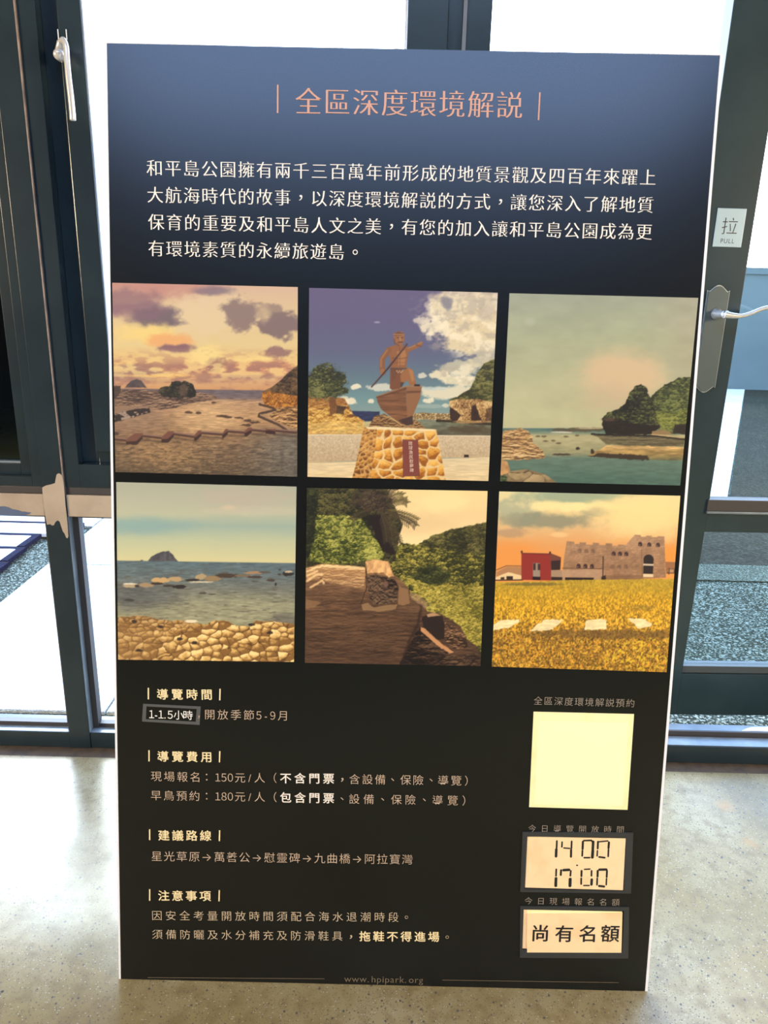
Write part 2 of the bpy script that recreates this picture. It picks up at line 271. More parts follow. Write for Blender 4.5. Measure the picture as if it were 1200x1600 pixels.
    p.mix((190, 134, 80), p.poly([(640, 520), (666, 534), (676, 590), (662, 600), (650, 560)], 2)*.7); p.mix((56, 36, 28), p.poly([(676, 614), (708, 614), (710, 626), (674, 626)], 1)); p.mix((70, 44, 30), p.poly([(596, 600), (616, 604), (600, 632), (590, 632)], 3)*.7)
    p.mix(B, p.poly([(512, 398), (545, 386), (570, 380), (612, 384), (640, 396), (640, 440), (630, 490), (628, 518), (538, 516), (532, 460), (518, 430)], 1))
    p.mix((186, 130, 74), p.poly([(575, 420), (626, 410), (628, 450), (618, 500), (580, 506)], 6)*.7); p.mix((90, 56, 36), p.line([(545, 460), (600, 462), (632, 455)], 5, 3)*.6); p.mix((100, 64, 40), p.line([(588, 400), (590, 505)], 4, 2)*.5); p.mix((96, 60, 38), p.line([(548, 486), (622, 486)], 3, 2)*.5)
    p.mix((140, 92, 54), p.line([(524, 410), (486, 462), (484, 510), (490, 545)], 32)); p.mix((182, 128, 76), p.line([(514, 412), (478, 466), (478, 510)], 9, 4)*.7); p.mix((160, 108, 64), p.blob(488, 540, 16, 18, .1, .1))
    p.mix((150, 100, 60), p.line([(634, 412), (672, 396), (712, 376)], 26)); p.mix((186, 134, 82), p.line([(640, 400), (680, 384)], 7, 3)*.7); p.mix((170, 116, 70), p.line([(700, 374), (718, 366)], 12)); p.mix((130, 84, 50), p.line([(690, 384), (716, 388)], 9))
    hd = p.poly([(553, 312), (585, 298), (612, 308), (618, 340), (612, 372), (590, 386), (565, 378), (552, 350)], 1); p.mix((158, 106, 64), hd)
    p.mix((116, 76, 48), p.poly([(553, 316), (580, 300), (614, 312), (616, 322), (556, 326)], 2)); p.mix((196, 144, 90), p.line([(552, 318), (616, 318)], 4, 1.5)); p.mix((80, 50, 34), p.line([(572, 338), (582, 338)], 5)); p.mix((80, 50, 34), p.line([(598, 338), (608, 338)], 5)); p.mix((196, 144, 90), p.line([(591, 338), (593, 352)], 5)); p.mix((78, 46, 32), p.line([(580, 366), (606, 364)], 5)); p.mix((96, 60, 40), p.line([(556, 345), (560, 370), (585, 384)], 6, 3)*.7)
    p.mix((98, 62, 40), p.line([(536, 520), (628, 522)], 6)); p.mix((110, 70, 44), p.poly([(540, 524), (606, 524), (596, 560), (575, 552), (545, 600), (538, 560)], 3)*.6)
    for i in range(5): p.mix((196, 160, 120), p.blob(572+i*8, 536+(i % 2)*8, 4, 5, .3, 0))
    p.mix((70, 46, 36), p.line([(422, 630), (520, 520), (632, 376)], 9)); p.mix((120, 86, 62), p.line([(424, 626), (630, 376)], 3))
    return p
def pic_lagoon(n=512):
    p = Pic([(95, 30), (1165, 56), (1064, 1122), (42, 1098)], seed=31, n=n)
    p.grad([(30, (164, 168, 140)), (300, (176, 178, 138)), (560, (192, 188, 142)), (800, (196, 190, 142))], wob=60)
    p.mix((178, 166, 138), sst(800, 1160, p.X)*.5); p.tone(np.ones_like(p.X), 120, 60, .05)
    p.mix((222, 190, 144), p.blob(740, 500, 230, 130, .45, .35, 80)*.9); p.mix((206, 180, 140), p.blob(700, 640, 200, 80, .6, .3)*.6); p.mix((190, 190, 160), p.blob(215, 195, 30, 20, .6, .3)*.6)
    m = sst(797, 801, p.Y); p.grad([(798, (82, 114, 108)), (825, (110, 134, 110)), (840, (176, 168, 122)), (940, (158, 152, 108)), (970, (104, 126, 104)), (1100, (82, 110, 92))], m, wob=14); p.water(m, .14, 60, 10)
    p.mix((196, 180, 128), m*p.blob(400, 860, 240, 40, .5, .4)*.4)
    p.mix((92, 80, 56), p.blob(490, 808, 150, 11, .3, .6, 30)*.9); p.mix((214, 204, 176), p.blob(400, 822, 60, 4, .4, .6, 20)); p.mix((196, 176, 130), p.blob(560, 800, 80, 4, .4, .6, 20)*.8)
    m = p.poly([(52, 820), (90, 812), (130, 808), (160, 798), (200, 815), (228, 850), (225, 880), (260, 905), (290, 935), (296, 965), (200, 975), (100, 978), (48, 972)], 6)
    p.grad([(800, (238, 196, 126)), (880, (206, 164, 100)), (970, (156, 122, 74))], m); p.crag(m*.8, (96, 66, 40), (206, 160, 98), (248, 214, 150), 90, 30)
    m = p.poly([(46, 975), (84, 985), (105, 1050), (60, 1070), (46, 1062)], 4); p.mix((196, 146, 90), m); p.tone(m, 20, 30, .3)
    m = p.poly([(40, 1100), (60, 1065), (110, 1040), (190, 1028), (290, 1055), (360, 1100), (350, 1110), (44, 1110)], 4); p.mix((166, 140, 96), m); p.stones(m*.8, 90, 60, (80, 62, 40), ((130, 106, 70), (172, 146, 100), (198, 168, 116)), .06); p.foliage(p.blob(60, 1082, 26, 20, .3, .5, 14), (30, 40, 24), (70, 84, 50), (110, 120, 70))
    m = p.poly([(560, 832), (700, 830), (860, 836), (1090, 858), (1080, 900), (860, 905), (640, 890), (600, 850)], 5); p.mix((108, 98, 66), m); p.water(m, .4, 60, 8)
    p.crag(p.poly([(560, 836), (1088, 862), (1080, 898), (700, 890)], 4)*.5, (60, 52, 36), (112, 100, 68), (150, 132, 90), 90, 8)
    m = p.poly([(540, 950), (600, 920), (650, 895), (900, 900), (1090, 905), (1080, 978), (940, 980), (860, 975), (700, 965), (600, 962)], 5); p.grad([(895, (214, 172, 106)), (940, (170, 138, 78)), (980, (110, 104, 66))], m); p.tone(m, 60, 10, .35)
    p.mix((56, 42, 30), p.poly([(540, 955), (620, 938), (760, 946), (880, 952), (890, 978), (760, 975), (640, 965)], 7, 16)*.9); p.mix((60, 46, 34), p.blob(565, 930, 10, 14, .3, .5, 10)); p.mix((60, 46, 34), p.blob(482, 912, 12, 8, .3, .5, 10)); p.mix((80, 66, 46), p.blob(390, 946, 50, 6, .3, .6, 16))
    for x, y in [(300, 872), (345, 868), (375, 884), (415, 845), (480, 840), (260, 845), (290, 845)]: p.mix((90, 76, 50), p.blob(x, y, 14, 5, .3, .6, 10)*.8)
    m = p.poly([(880, 640), (925, 590), (980, 550), (1050, 515), (1120, 508), (1130, 560), (1110, 830), (960, 830), (900, 760)], 8, 24); p.foliage(m, (40, 44, 24), (84, 92, 46), (132, 134, 70), 10, 60)
    p.foliage(p.poly([(920, 700), (1000, 715), (1110, 690), (1105, 780), (1000, 800), (930, 780)], 10)*.8, (74, 78, 32), (130, 134, 56), (168, 164, 78), 12, 40)
    m = p.poly([(618, 740), (650, 715), (710, 690), (750, 660), (775, 600), (800, 565), (840, 552), (870, 570), (885, 620), (915, 680), (920, 740), (950, 790), (900, 835), (640, 830), (622, 790)], 8, 24); p.foliage(m, (26, 26, 16), (56, 56, 32), (108, 112, 58), 11, 50, -.08)
    p.mix((34, 24, 18), p.poly([(618, 742), (700, 745), (800, 775), (940, 780), (950, 795), (890, 835), (640, 832), (624, 800)], 8, 20)*.85); p.mix((120, 90, 66), p.blob(660, 750, 40, 10, .4, .7, 12)*.5)
    p.mix((40, 30, 24), p.poly([(1030, 778), (1100, 776), (1095, 835), (1020, 828)], 5)*.85); p.mix((150, 120, 76), p.poly([(900, 815), (960, 808), (1010, 822), (1010, 835), (900, 835)], 4)); p.mix((40, 32, 24), p.line([(560, 832), (700, 838), (900, 842), (1090, 862)], 9, rough=2)); p.mix((206, 170, 110), p.line([(900, 834), (1092, 852)], 5))
    return p
def pic_cobble(n=512):
    p = Pic([(46, 32), (1154, 60), (1138, 1137), (58, 1124)], seed=47, n=n)
    p.grad([(30, (160, 160, 132)), (130, (170, 166, 136)), (230, (176, 174, 138)), (300, (150, 164, 140)), (400, (182, 182, 138)), (520, (204, 192, 134))], wob=30)
    p.mix((178, 162, 136), p.blob(820, 130, 260, 70, .5, .5)*.6); p.mix((126, 156, 146), p.blob(200, 300, 300, 50, .6, .3)*.6); p.mix((192, 180, 146), p.blob(900, 210, 300, 24, .5, .6)*.4); p.mix((200, 178, 140), p.blob(740, 190, 40, 16, .5, .5)*.7)
    i = p.poly([(245, 514), (262, 492), (300, 470), (340, 458), (375, 456), (398, 478), (420, 508), (432, 522), (245, 522)], 3, 16); p.mix((80, 76, 74), i); p.tone(i, 14, 20, .3); p.mix((100, 92, 84), p.blob(206, 514, 10, 5, .3, .3))
    m = sst(519, 524, p.Y-(p.X-600)*.014); p.grad([(520, (88, 104, 102)), (600, (96, 106, 100)), (680, (112, 112, 96)), (780, (132, 128, 98)), (900, (148, 142, 104))], m, wob=20)
    p.mix((154, 148, 110), m*p.blob(750, 820, 380, 90, .6, .4)*.6); p.mix((84, 84, 80), m*p.blob(200, 740, 220, 70, .6, .5)*.7); p.mix((96, 90, 78), m*p.blob(1080, 880, 100, 40, .6, .5)*.7); p.water(m, .22, 40, 6); p.mix((84, 76, 62), m*sst(.66, .74, fbm(p.X/60, p.Y/9, 91, 3))*.5)
    for x, y, rx, ry, c in [(140, 668, 54, 12, (176, 152, 112)), (235, 664, 44, 12, (160, 130, 90)), (330, 634, 64, 15, (196, 156, 96)), (410, 628, 48, 14, (180, 146, 96)), (300, 655, 40, 8, (60, 46, 36)), (436, 674, 40, 12, (44, 36, 34)), (370, 668, 40, 7, (60, 50, 40)), (568, 614, 36, 18, (172, 146, 100)), (640, 624, 48, 17, (146, 116, 74)), (520, 634, 40, 8, (50, 42, 36)), (735, 606, 66, 13, (70, 54, 40)), (820, 606, 50, 6, (120, 96, 66)), (890, 588, 54, 10, (160, 124, 86)), (900, 614, 40, 8, (70, 54, 44)), (960, 585, 40, 5, (90, 74, 60)), (1100, 594, 36, 15, (48, 40, 36)), (1106, 582, 26, 7, (190, 170, 130)), (995, 634, 30, 8, (70, 56, 46)), (1050, 570, 8, 5, (60, 50, 46)), (1048, 598, 12, 8, (70, 60, 50)), (130, 756, 34, 8, (60, 56, 50)), (580, 712, 20, 7, (76, 70, 58)), (636, 720, 26, 5, (80, 74, 60)), (900, 640, 24, 4, (80, 70, 56)), (1026, 660, 6, 10, (40, 34, 34)), (176, 670, 16, 8, (50, 42, 36)), (130, 656, 40, 4, (220, 206, 170)), (570, 645, 80, 4, (206, 190, 150))]:
        p.mix(c, p.blob(x, y, rx, ry, .15, .45, 16)*.95)
    m = p.poly([(40, 862), (150, 856), (250, 856), (330, 880), (480, 885), (600, 905), (640, 882), (740, 885), (780, 915), (870, 920), (900, 880), (1000, 885), (1140, 905), (1140, 1150), (40, 1150)], 8, 26)
    p.mix((200, 154, 88), m); p.stones(m, 60, 40, (92, 60, 28), ((132, 92, 44), (206, 160, 86), (246, 208, 130)), .09, .98); p.stones(m*p.blob(240, 900, 260, 60, .5, .4), 40, 24, (92, 60, 28), ((132, 92, 44), (196, 150, 80), (232, 190, 116)), .09, .98)
    p.mix((150, 112, 66), m*sst(520, 60, p.X)*sst(860, 1000, p.Y)*.45); p.mix((110, 78, 48), m*sst(1000, 880, p.Y+.1*p.X)*.35); p.mix((226, 206, 160), p.blob(510, 886, 40, 10, .2, .3, 12))
    for x, y in [(320, 920), (440, 995), (530, 1018), (880, 905), (990, 955), (160, 888), (190, 1065)]: p.mix((44, 32, 26), p.blob(x, y, 18, 10, .3, .5, 12)*.9)
    return p
def pic_cliff(n=512):
    p = Pic([(56, 28), (1168, 48), (1124, 1124), (44, 1104)], seed=59, n=n)
    p.grad([(28, (232, 200, 132)), (200, (226, 192, 130)), (380, (234, 206, 140))]); p.mix((214, 176, 120), p.blob(760, 260, 200, 50, .6, .5)*.4); p.mix((246, 216, 144), p.blob(880, 120, 180, 60, .6, .4)*.5)
    G = ((26, 30, 12), (92, 90, 34), (158, 146, 60))
    m = p.poly([(560, 420), (640, 372), (740, 378), (820, 330), (930, 290), (1030, 268), (1120, 250), (1170, 238), (1170, 1130), (900, 1130), (560, 700)], 9, 26); p.foliage(m, (44, 44, 18), (120, 110, 42), (186, 166, 70), 9, 70)
    p.foliage(p.poly([(740, 378), (820, 330), (930, 290), (1030, 268), (1170, 238), (1170, 440), (1000, 430), (860, 400)], 12)*.85, (34, 34, 18), (78, 72, 36), (120, 108, 56), 9, 60)
    p.foliage(p.blob(830, 570, 130, 60, .25, .5, 50)*.9, (26, 30, 14), (52, 56, 26), (96, 96, 44), 9); p.foliage(p.blob(860, 730, 60, 40, .3, .6, 30)*.8, (40, 40, 18), (70, 66, 30), (120, 110, 50), 8)
    p.foliage(p.poly([(640, 560), (800, 620), (1150, 620), (1150, 1000), (1060, 990), (880, 800), (760, 700)], 20)*.8, (84, 76, 24), (170, 150, 54), (214, 186, 84), 8, 50)
    m = p.poly([(40, 20), (560, 20), (560, 60), (640, 250), (600, 480), (420, 520), (40, 520)], 12, 40); p.foliage(m, (26, 26, 14), (58, 54, 28), (96, 88, 44), 9, 80)
    p.foliage(p.poly([(60, 200), (250, 190), (400, 220), (470, 330), (540, 440), (520, 480), (200, 500), (60, 480)], 16, 40), (44, 50, 18), (108, 110, 42), (178, 168, 76), 9, 60, .04)
    p.foliage(p.poly([(40, 20), (130, 20), (110, 300), (60, 480), (40, 480)], 14), (22, 24, 12), (40, 42, 22), (70, 70, 34), 9)
    # palm
    p.mix((34, 24, 20), p.poly([(440, 200), (560, 190), (560, 300), (600, 440), (540, 430), (480, 340)], 8)); rs = np.random.RandomState(4)
    for x1, y1, x2, y2, w in [(600, 40, 650, 70, 1), (640, 80, 675, 120, 1), (660, 170, 740, 225, 1), (690, 200, 728, 262, .9), (600, 190, 690, 250, .8), (600, 240, 632, 370, .9), (580, 260, 590, 380, .8), (540, 250, 548, 360, .7), (420, 60, 340, 60, .8), (400, 110, 320, 120, .8), (440, 30, 400, 20, .7), (560, 30, 600, 20, .8), (380, 170, 330, 220, .6), (500, 30, 500, 10, .6), (610, 100, 670, 96, 1)]:
        c0 = (500, 160); pts = []
        for i in range(9):
            t = i/8; a = (1-t)**2; b = 2*t*(1-t); c = t*t
            pts.append((a*c0[0]+b*x1+c*x2, a*c0[1]+b*y1+c*y2))
        mm = p.line(pts, 9, rough=3)
        for (xa, ya), (xb, yb) in zip(pts[2:], pts[3:]):
            dx, dy = xb-xa, yb-ya; L = math.hypot(dx, dy)+1e-6
            for sgn in (-1, 1):
                for q in (0, .5):
                    xs, ys = xa+dx*q, ya+dy*q
                    mm = np.maximum(mm, p.line([(xs, ys), (xs+dx/L*16+sgn*dy/L*20, ys+dy/L*16-sgn*dx/L*20+8)], 4.5))
        p.mix((70, 58, 36) if w < 1 else (98, 84, 46), mm*.95)
    p.foliage(p.blob(470, 110, 110, 70, .3, .4, 26)*.8, (30, 22, 18), (60, 46, 34), (96, 78, 52), 6)
    # rock face
    m = p.poly([(48, 520), (150, 495), (300, 505), (410, 515), (420, 478), (470, 468), (560, 480), (590, 560), (640, 600), (690, 660), (700, 700), (770, 740), (800, 790), (870, 800), (930, 830), (1000, 880), (1040, 960), (1100, 1000), (1130, 1060), (1125, 1135), (40, 1120)], 5, 30)
    p.grad([(500, (150, 108, 64)), (640, (112, 80, 52)), (800, (84, 58, 38)), (1110, (72, 50, 34))], m); p.tone(m, 240, 14, .34); p.tone(m, 60, 60, .2); p.crag(m*.28, (40, 26, 18), (96, 70, 46), (150, 112, 72), 130, 30)
    c = p.poly([(48, 525), (150, 500), (300, 508), (412, 520), (416, 560), (410, 640), (360, 640), (300, 625), (170, 610), (150, 580), (60, 600)], 5, 24); p.grad([(500, (242, 196, 126)), (535, (200, 150, 92)), (640, (128, 92, 58))], c); p.crag(c*.5, (110, 76, 46), (190, 142, 88), (248, 206, 138), 90, 26); p.mix((250, 214, 144), p.line([(60, 540), (150, 508), (300, 514), (410, 524)], 13, 4, 6)*.7)
    for pts in ([(60, 600), (120, 560), (150, 560)], [(80, 640), (150, 600), (160, 615)], [(60, 570), (120, 540)]): p.mix((240, 196, 130), p.line(pts, 14, 4, 4)*.8)
    p.mix((220, 164, 100), p.poly([(418, 480), (470, 470), (556, 482), (590, 570), (560, 580), (530, 550), (430, 555)], 4)); p.tone(p.poly([(418, 480), (470, 470), (556, 482), (590, 570), (430, 555)]), 20, 30, .25)
    p.crag(p.poly([(425, 570), (480, 560), (600, 590), (620, 640), (610, 720), (540, 745), (450, 735), (430, 650)], 6), (22, 16, 12), (60, 44, 32), (124, 94, 64), 40, 40); p.mix((134, 98, 62), p.poly([(622, 630), (680, 655), (690, 740), (640, 750), (615, 745)], 4)); p.mix((146, 112, 72), p.poly([(390, 745), (430, 735), (470, 765), (540, 750), (610, 745), (600, 775), (500, 790), (400, 780)], 5)*.8); p.mix((140, 104, 66), p.poly([(50, 710), (150, 735), (100, 765), (50, 770)], 4)*.7)
    p.mix((60, 40, 28), p.line([(420, 520), (425, 640), (390, 740)], 6, 2, 4)); p.mix((110, 78, 60), p.blob(540, 620, 16, 20, .3, .4, 10))
    d = p.poly([(760, 830), (800, 800), (890, 815), (910, 880), (900, 960), (850, 960), (770, 880)], 6, 24); p.mix((40, 28, 22), d)
    p.crag(p.poly([(620, 1115), (720, 930), (760, 880), (870, 1000), (950, 1050), (1000, 1060), (1125, 1040), (1125, 1135), (620, 1120)], 8), (20, 14, 12), (50, 34, 25), (104, 76, 50), 80, 40, -.08)
    p.crag(p.poly([(900, 850), (990, 890), (1040, 960), (1040, 1010), (960, 1020), (900, 960)], 8), (36, 24, 18), (90, 62, 40), (160, 118, 76), 50, 30)
    p.mix((190, 134, 84), p.poly([(755, 885), (775, 890), (885, 985), (960, 1040), (930, 1045), (850, 990), (755, 905)], 4, 14)); p.mix((176, 134, 90), p.poly([(790, 805), (830, 795), (885, 812), (800, 822)], 3)); p.mix((110, 78, 52), p.blob(800, 1000, 60, 10, .3, .7, 16)*.6); p.mix((166, 128, 90), p.poly([(690, 670), (740, 680), (800, 740), (790, 770), (700, 712)], 8, 18)*.6)
    p.mix((44, 28, 20), p.line([(760, 760), (740, 860), (690, 960), (640, 1100)], 14, 8, 5)*.8)
    return p
def pic_castle(n=512):
    p = Pic([(76, 30), (1154, 56), (1072, 1106), (32, 1072)], seed=71, n=n)
    p.grad([(30, (214, 200, 140)), (120, (222, 196, 130)), (250, (214, 170, 110)), (350, (216, 150, 84)), (560, (224, 146, 66))], wob=40)
    p.mix((136, 150, 118), p.blob(520, 60, 330, 38, .4, .5)*.8); p.mix((160, 160, 124), p.blob(160, 130, 150, 60, .4, .6)*.8); p.mix((134, 130, 100), p.blob(400, 210, 250, 45, .4, .6)*.85); p.mix((140, 138, 106), p.blob(200, 200, 130, 40, .4, .6)*.7); p.mix((150, 142, 108), p.blob(650, 155, 90, 26, .4, .6)*.7); p.mix((160, 130, 96), p.blob(140, 280, 120, 26, .4, .6)*.6)
    p.mix((238, 214, 140), p.blob(450, 120, 260, 26, .5, .7)*.8); p.mix((240, 206, 130), p.blob(930, 180, 260, 130, .6, .3)*.8); p.mix((236, 190, 120), p.blob(430, 290, 50, 14, .5, .5)*.7); p.mix((226, 140, 60), p.blob(160, 420, 200, 90, .6, .3)*.7); p.mix((232, 140, 50), p.blob(1100, 420, 90, 60, .6, .3)*.7)
    # left annex stairs
    p.mix((224, 190, 130), p.poly([(52, 545), (130, 510), (210, 515), (210, 558), (52, 562)], 1)); p.mix((170, 120, 74), p.poly([(60, 512), (120, 480), (210, 482), (210, 532), (130, 512), (60, 540)], 1)); p.mix((110, 76, 50), p.line([(60, 500), (120, 474), (210, 476)], 5)); p.mix((50, 36, 28), p.poly([(120, 536), (158, 536), (158, 556), (120, 556)], 0)); p.mix((60, 40, 30), p.poly([(86, 543), (108, 541), (108, 556), (86, 556)], 0)); p.mix((60, 40, 28), p.line([(50, 560), (215, 558)], 7))
    p.mix((140, 46, 36), p.poly([(208, 400), (384, 404), (384, 562), (208, 558)], 0)); p.mix((112, 62, 48), p.poly([(376, 404), (442, 428), (438, 498), (384, 500)], 0)); p.mix((52, 34, 30), p.poly([(384, 445), (440, 440), (436, 498), (384, 500)], 2)); p.mix((150, 128, 104), p.poly([(276, 457), (318, 459), (318, 560), (276, 558)], 0)); p.mix((60, 38, 32), p.poly([(278, 460), (292, 460), (292, 500), (278, 500)], 0)); p.mix((70, 40, 34), p.poly([(304, 462), (320, 462), (320, 500), (304, 500)], 0)); p.mix((40, 24, 22), p.poly([(274, 538), (320, 540), (320, 560), (274, 558)], 0)); p.mix((90, 40, 34), p.line([(208, 400), (384, 404), (440, 426)], 5)); p.mix((60, 36, 30), p.blob(210, 391, 6, 7, .3, 0)); p.mix((60, 36, 30), p.blob(377, 396, 6, 7, .3, 0))
    p.mix((160, 128, 94), p.poly([(384, 500), (450, 500), (450, 562), (384, 562)], 0)); p.mix((50, 34, 26), p.poly([(384, 540), (460, 542), (460, 560), (384, 560)], 0))
    W = p.poly([(476, 328), (520, 332), (520, 345), (552, 345), (552, 335), (590, 336), (590, 348), (630, 350), (630, 337), (668, 340), (668, 350), (706, 352), (706, 340), (746, 342), (746, 356), (780, 356), (780, 348), (820, 350), (828, 350), (880, 290), (916, 292), (916, 302), (948, 302), (948, 295), (982, 296), (982, 304), (1016, 304), (1016, 298), (1056, 300), (1066, 545), (700, 560), (450, 560), (458, 440)], 0)
    p.grad([(290, (166, 128, 92)), (560, (152, 110, 72))], W); p.stones(W*.35, 26, 14, (120, 84, 56), ((140, 100, 66), (164, 122, 84), (186, 144, 104)), .1); p.tone(W, 40, 30, .16)
    p.mix((186, 148, 110), p.poly([(450, 500), (700, 494), (700, 560), (450, 560)], 0)*.6); p.mix((120, 84, 56), p.poly([(705, 530), (930, 528), (930, 556), (705, 560)], 1)*.6); p.mix((190, 148, 104), p.poly([(830, 350), (880, 292), (916, 380), (880, 350)], 0)*.4)
    p.mix((110, 78, 52), p.line([(920, 380), (925, 540)], 4)*.7); p.mix((90, 62, 42), p.line([(450, 488), (690, 492)], 4)); p.mix((70, 48, 36), p.line([(692, 420), (690, 540)], 7)); p.mix((40, 28, 22), p.poly([(466, 543), (636, 545), (636, 559), (466, 559)], 0)); p.mix((50, 34, 26), p.poly([(680, 540), (705, 530), (710, 558), (680, 558)], 1))
    for x, y, c in [(546, 474, 1), (586, 475, 1), (625, 476, 1), (754, 401, 1), (792, 402, 1), (829, 403, 1), (912, 344, 1), (966, 347, 1), (1018, 349, 1), (552, 384, .35), (592, 386, .35), (630, 384, .35), (748, 480, .3), (786, 480, .3), (826, 478, .3)]:
        a = np.maximum(p.poly([(x-12, y), (x+12, y), (x+12, y+13), (x-12, y+13)], 0, soft=1.2), p.blob(x, y, 12, 12, .1, 0)); p.mix((64, 42, 36), a*c)
        p.mix((196, 170, 150), p.poly([(x-8, y+3), (x-2, y+3), (x-2, y+10), (x-8, y+10)], 0, soft=1)*.5*c)
    a = np.maximum(p.poly([(932, 440), (992, 440), (988, 522), (930, 522)], 0), p.blob(962, 438, 31, 31, .06, 0)); p.mix((44, 34, 30), a); p.mix((214, 190, 150), p.poly([(930, 462), (992, 464), (992, 474), (930, 472)], 0)); p.mix((224, 190, 140), p.poly([(930, 522), (990, 524), (990, 542), (930, 540)], 0))
    p.mix((150, 100, 62), p.poly([(1062, 450), (1125, 452), (1122, 490), (1064, 488)], 0)); p.mix((80, 50, 36), p.poly([(1068, 490), (1120, 490), (1118, 520), (1070, 520)], 0)); p.mix((220, 170, 110), p.poly([(1074, 494), (1114, 494), (1112, 514), (1074, 514)], 2)*.7); p.mix((90, 60, 40), p.line([(1085, 490), (1083, 522)], 8))
    # grass
    m = p.poly([(30, 572), (300, 568), (460, 560), (700, 556), (1120, 552), (1120, 1130), (20, 1130)], 4, 12)
    p.grad([(556, (176, 142, 42)), (700, (196, 146, 34)), (800, (190, 138, 36)), (900, (160, 112, 34)), (1100, (160, 112, 32))], m, wob=40)
    n1 = fbm(p.X/7, p.Y/9, 301, 3); n2 = fbm(p.X/15, p.Y/15, 302, 3); amp = sst(560, 860, p.Y)
    v = (n1-.5)*(.5+1.3*amp); p.C = p.C*(1+(v*m)[..., None]); d = sst(.52, .62, n2)*m*sst(760, 900, p.Y); p.mix((100, 70, 34), d*.5); p.mix((232, 186, 64), sst(.6, .68, fbm(p.X/8, p.Y/8, 305, 3))*m*sst(640, 900, p.Y)*.7)
    p.mix((236, 196, 50), sst(.6, .66, fbm(p.X/13, p.Y/11, 306, 3))*m*p.blob(920, 980, 230, 120, .4, .3)*.8); p.mix((96, 84, 44), p.blob(270, 584, 140, 9, .4, .7, 20)*.7); p.mix((92, 66, 36), m*p.blob(700, 880, 460, 26, .4, .8, 60)*.6); p.mix((130, 104, 44), p.blob(940, 722, 80, 14, .4, .7, 30)*.5)
    for q in ([(30, 830), (90, 795), (195, 792), (200, 806), (130, 840), (36, 860)], [(258, 860), (300, 825), (350, 790), (452, 796), (440, 815), (380, 855), (330, 858)], [(578, 855), (592, 800), (620, 790), (712, 794), (714, 850), (680, 852), (610, 854)], [(840, 785), (940, 790), (985, 822), (960, 836), (900, 845), (870, 815)]):
        s_ = p.poly(q, 7, 12); p.mix((236, 210, 146), s_); p.tone(s_, 30, 12, .12)
    return p
PICS = [pic_harbour, pic_statue, pic_lagoon, pic_cobble, pic_cliff, pic_castle]

MATS = {}
def mat(name, col, rough=.5, metal=0, spec=.5, coat=0, coat_rough=.3, noise=None, bump=None, vein=None):
    if name in MATS: return MATS[name]
    m = bpy.data.materials.new(name); m.use_nodes = True; N = m.node_tree.nodes; L = m.node_tree.links; b = N['Principled BSDF']
    b.inputs['Base Color'].default_value = tuple(col)[:3]+(1,); b.inputs['Roughness'].default_value = rough; b.inputs['Metallic'].default_value = metal; b.inputs['Specular IOR Level'].default_value = spec
    b.inputs['Coat Weight'].default_value = coat; b.inputs['Coat Roughness'].default_value = coat_rough
    tcn = N.new('ShaderNodeTexCoord')
    if noise:                       # (scale, other colour, contrast lo, hi)
        n = N.new('ShaderNodeTexNoise'); n.inputs['Scale'].default_value = noise[0]; n.inputs['Detail'].default_value = 6; L.new(tcn.outputs['Object'], n.inputs[0])
        r = N.new('ShaderNodeValToRGB'); r.color_ramp.elements[0].position = noise[2]; r.color_ramp.elements[1].position = noise[3]; r.color_ramp.elements[0].color = tuple(col)[:3]+(1,); r.color_ramp.elements[1].color = tuple(noise[1])[:3]+(1,)
        L.new(n.outputs[0], r.inputs[0]); L.new(r.outputs[0], b.inputs['Base Color'])
    if bump:                        # (scale, strength)
        n = N.new('ShaderNodeTexNoise'); n.inputs['Scale'].default_value = bump[0]; n.inputs['Detail'].default_value = 4; L.new(tcn.outputs['Object'], n.inputs[0])
        bp = N.new('ShaderNodeBump'); bp.inputs['Strength'].default_value = bump[1]; bp.inputs['Distance'].default_value = .002; L.new(n.outputs[0], bp.inputs['Height']); L.new(bp.outputs[0], b.inputs['Normal'])
    MATS[name] = m; return m
def glass_mat(name, tint, refl_col=(1, 1, 1), ior=1.5):
    m = bpy.data.materials.new(name); m.use_nodes = True; N = m.node_tree.nodes; L = m.node_tree.links; N.clear()
    o = N.new('ShaderNodeOutputMaterial'); mx = N.new('ShaderNodeMixShader'); t = N.new('ShaderNodeBsdfTransparent'); g = N.new('ShaderNodeBsdfGlossy'); f = N.new('ShaderNodeFresnel')
    t.inputs[0].default_value = tuple(tint)+(1,); g.inputs[0].default_value = refl_col+(1,); g.inputs['Roughness'].default_value = .02; f.inputs[0].default_value = ior
    ge = N.new('ShaderNodeNewGeometry'); fs_ = N.new('ShaderNodeMath'); fs_.operation = 'SUBTRACT'; fs_.inputs[0].default_value = 1; L.new(ge.outputs['Backfacing'], fs_.inputs[1]); fm = N.new('ShaderNodeMath'); fm.operation = 'MULTIPLY'; L.new(fs_.outputs[0], fm.inputs[0]); L.new(f.outputs[0], fm.inputs[1])
    L.new(fm.outputs[0], mx.inputs[0]); L.new(t.outputs[0], mx.inputs[1]); L.new(g.outputs[0], mx.inputs[2]); L.new(mx.outputs[0], o.inputs[0]); return m

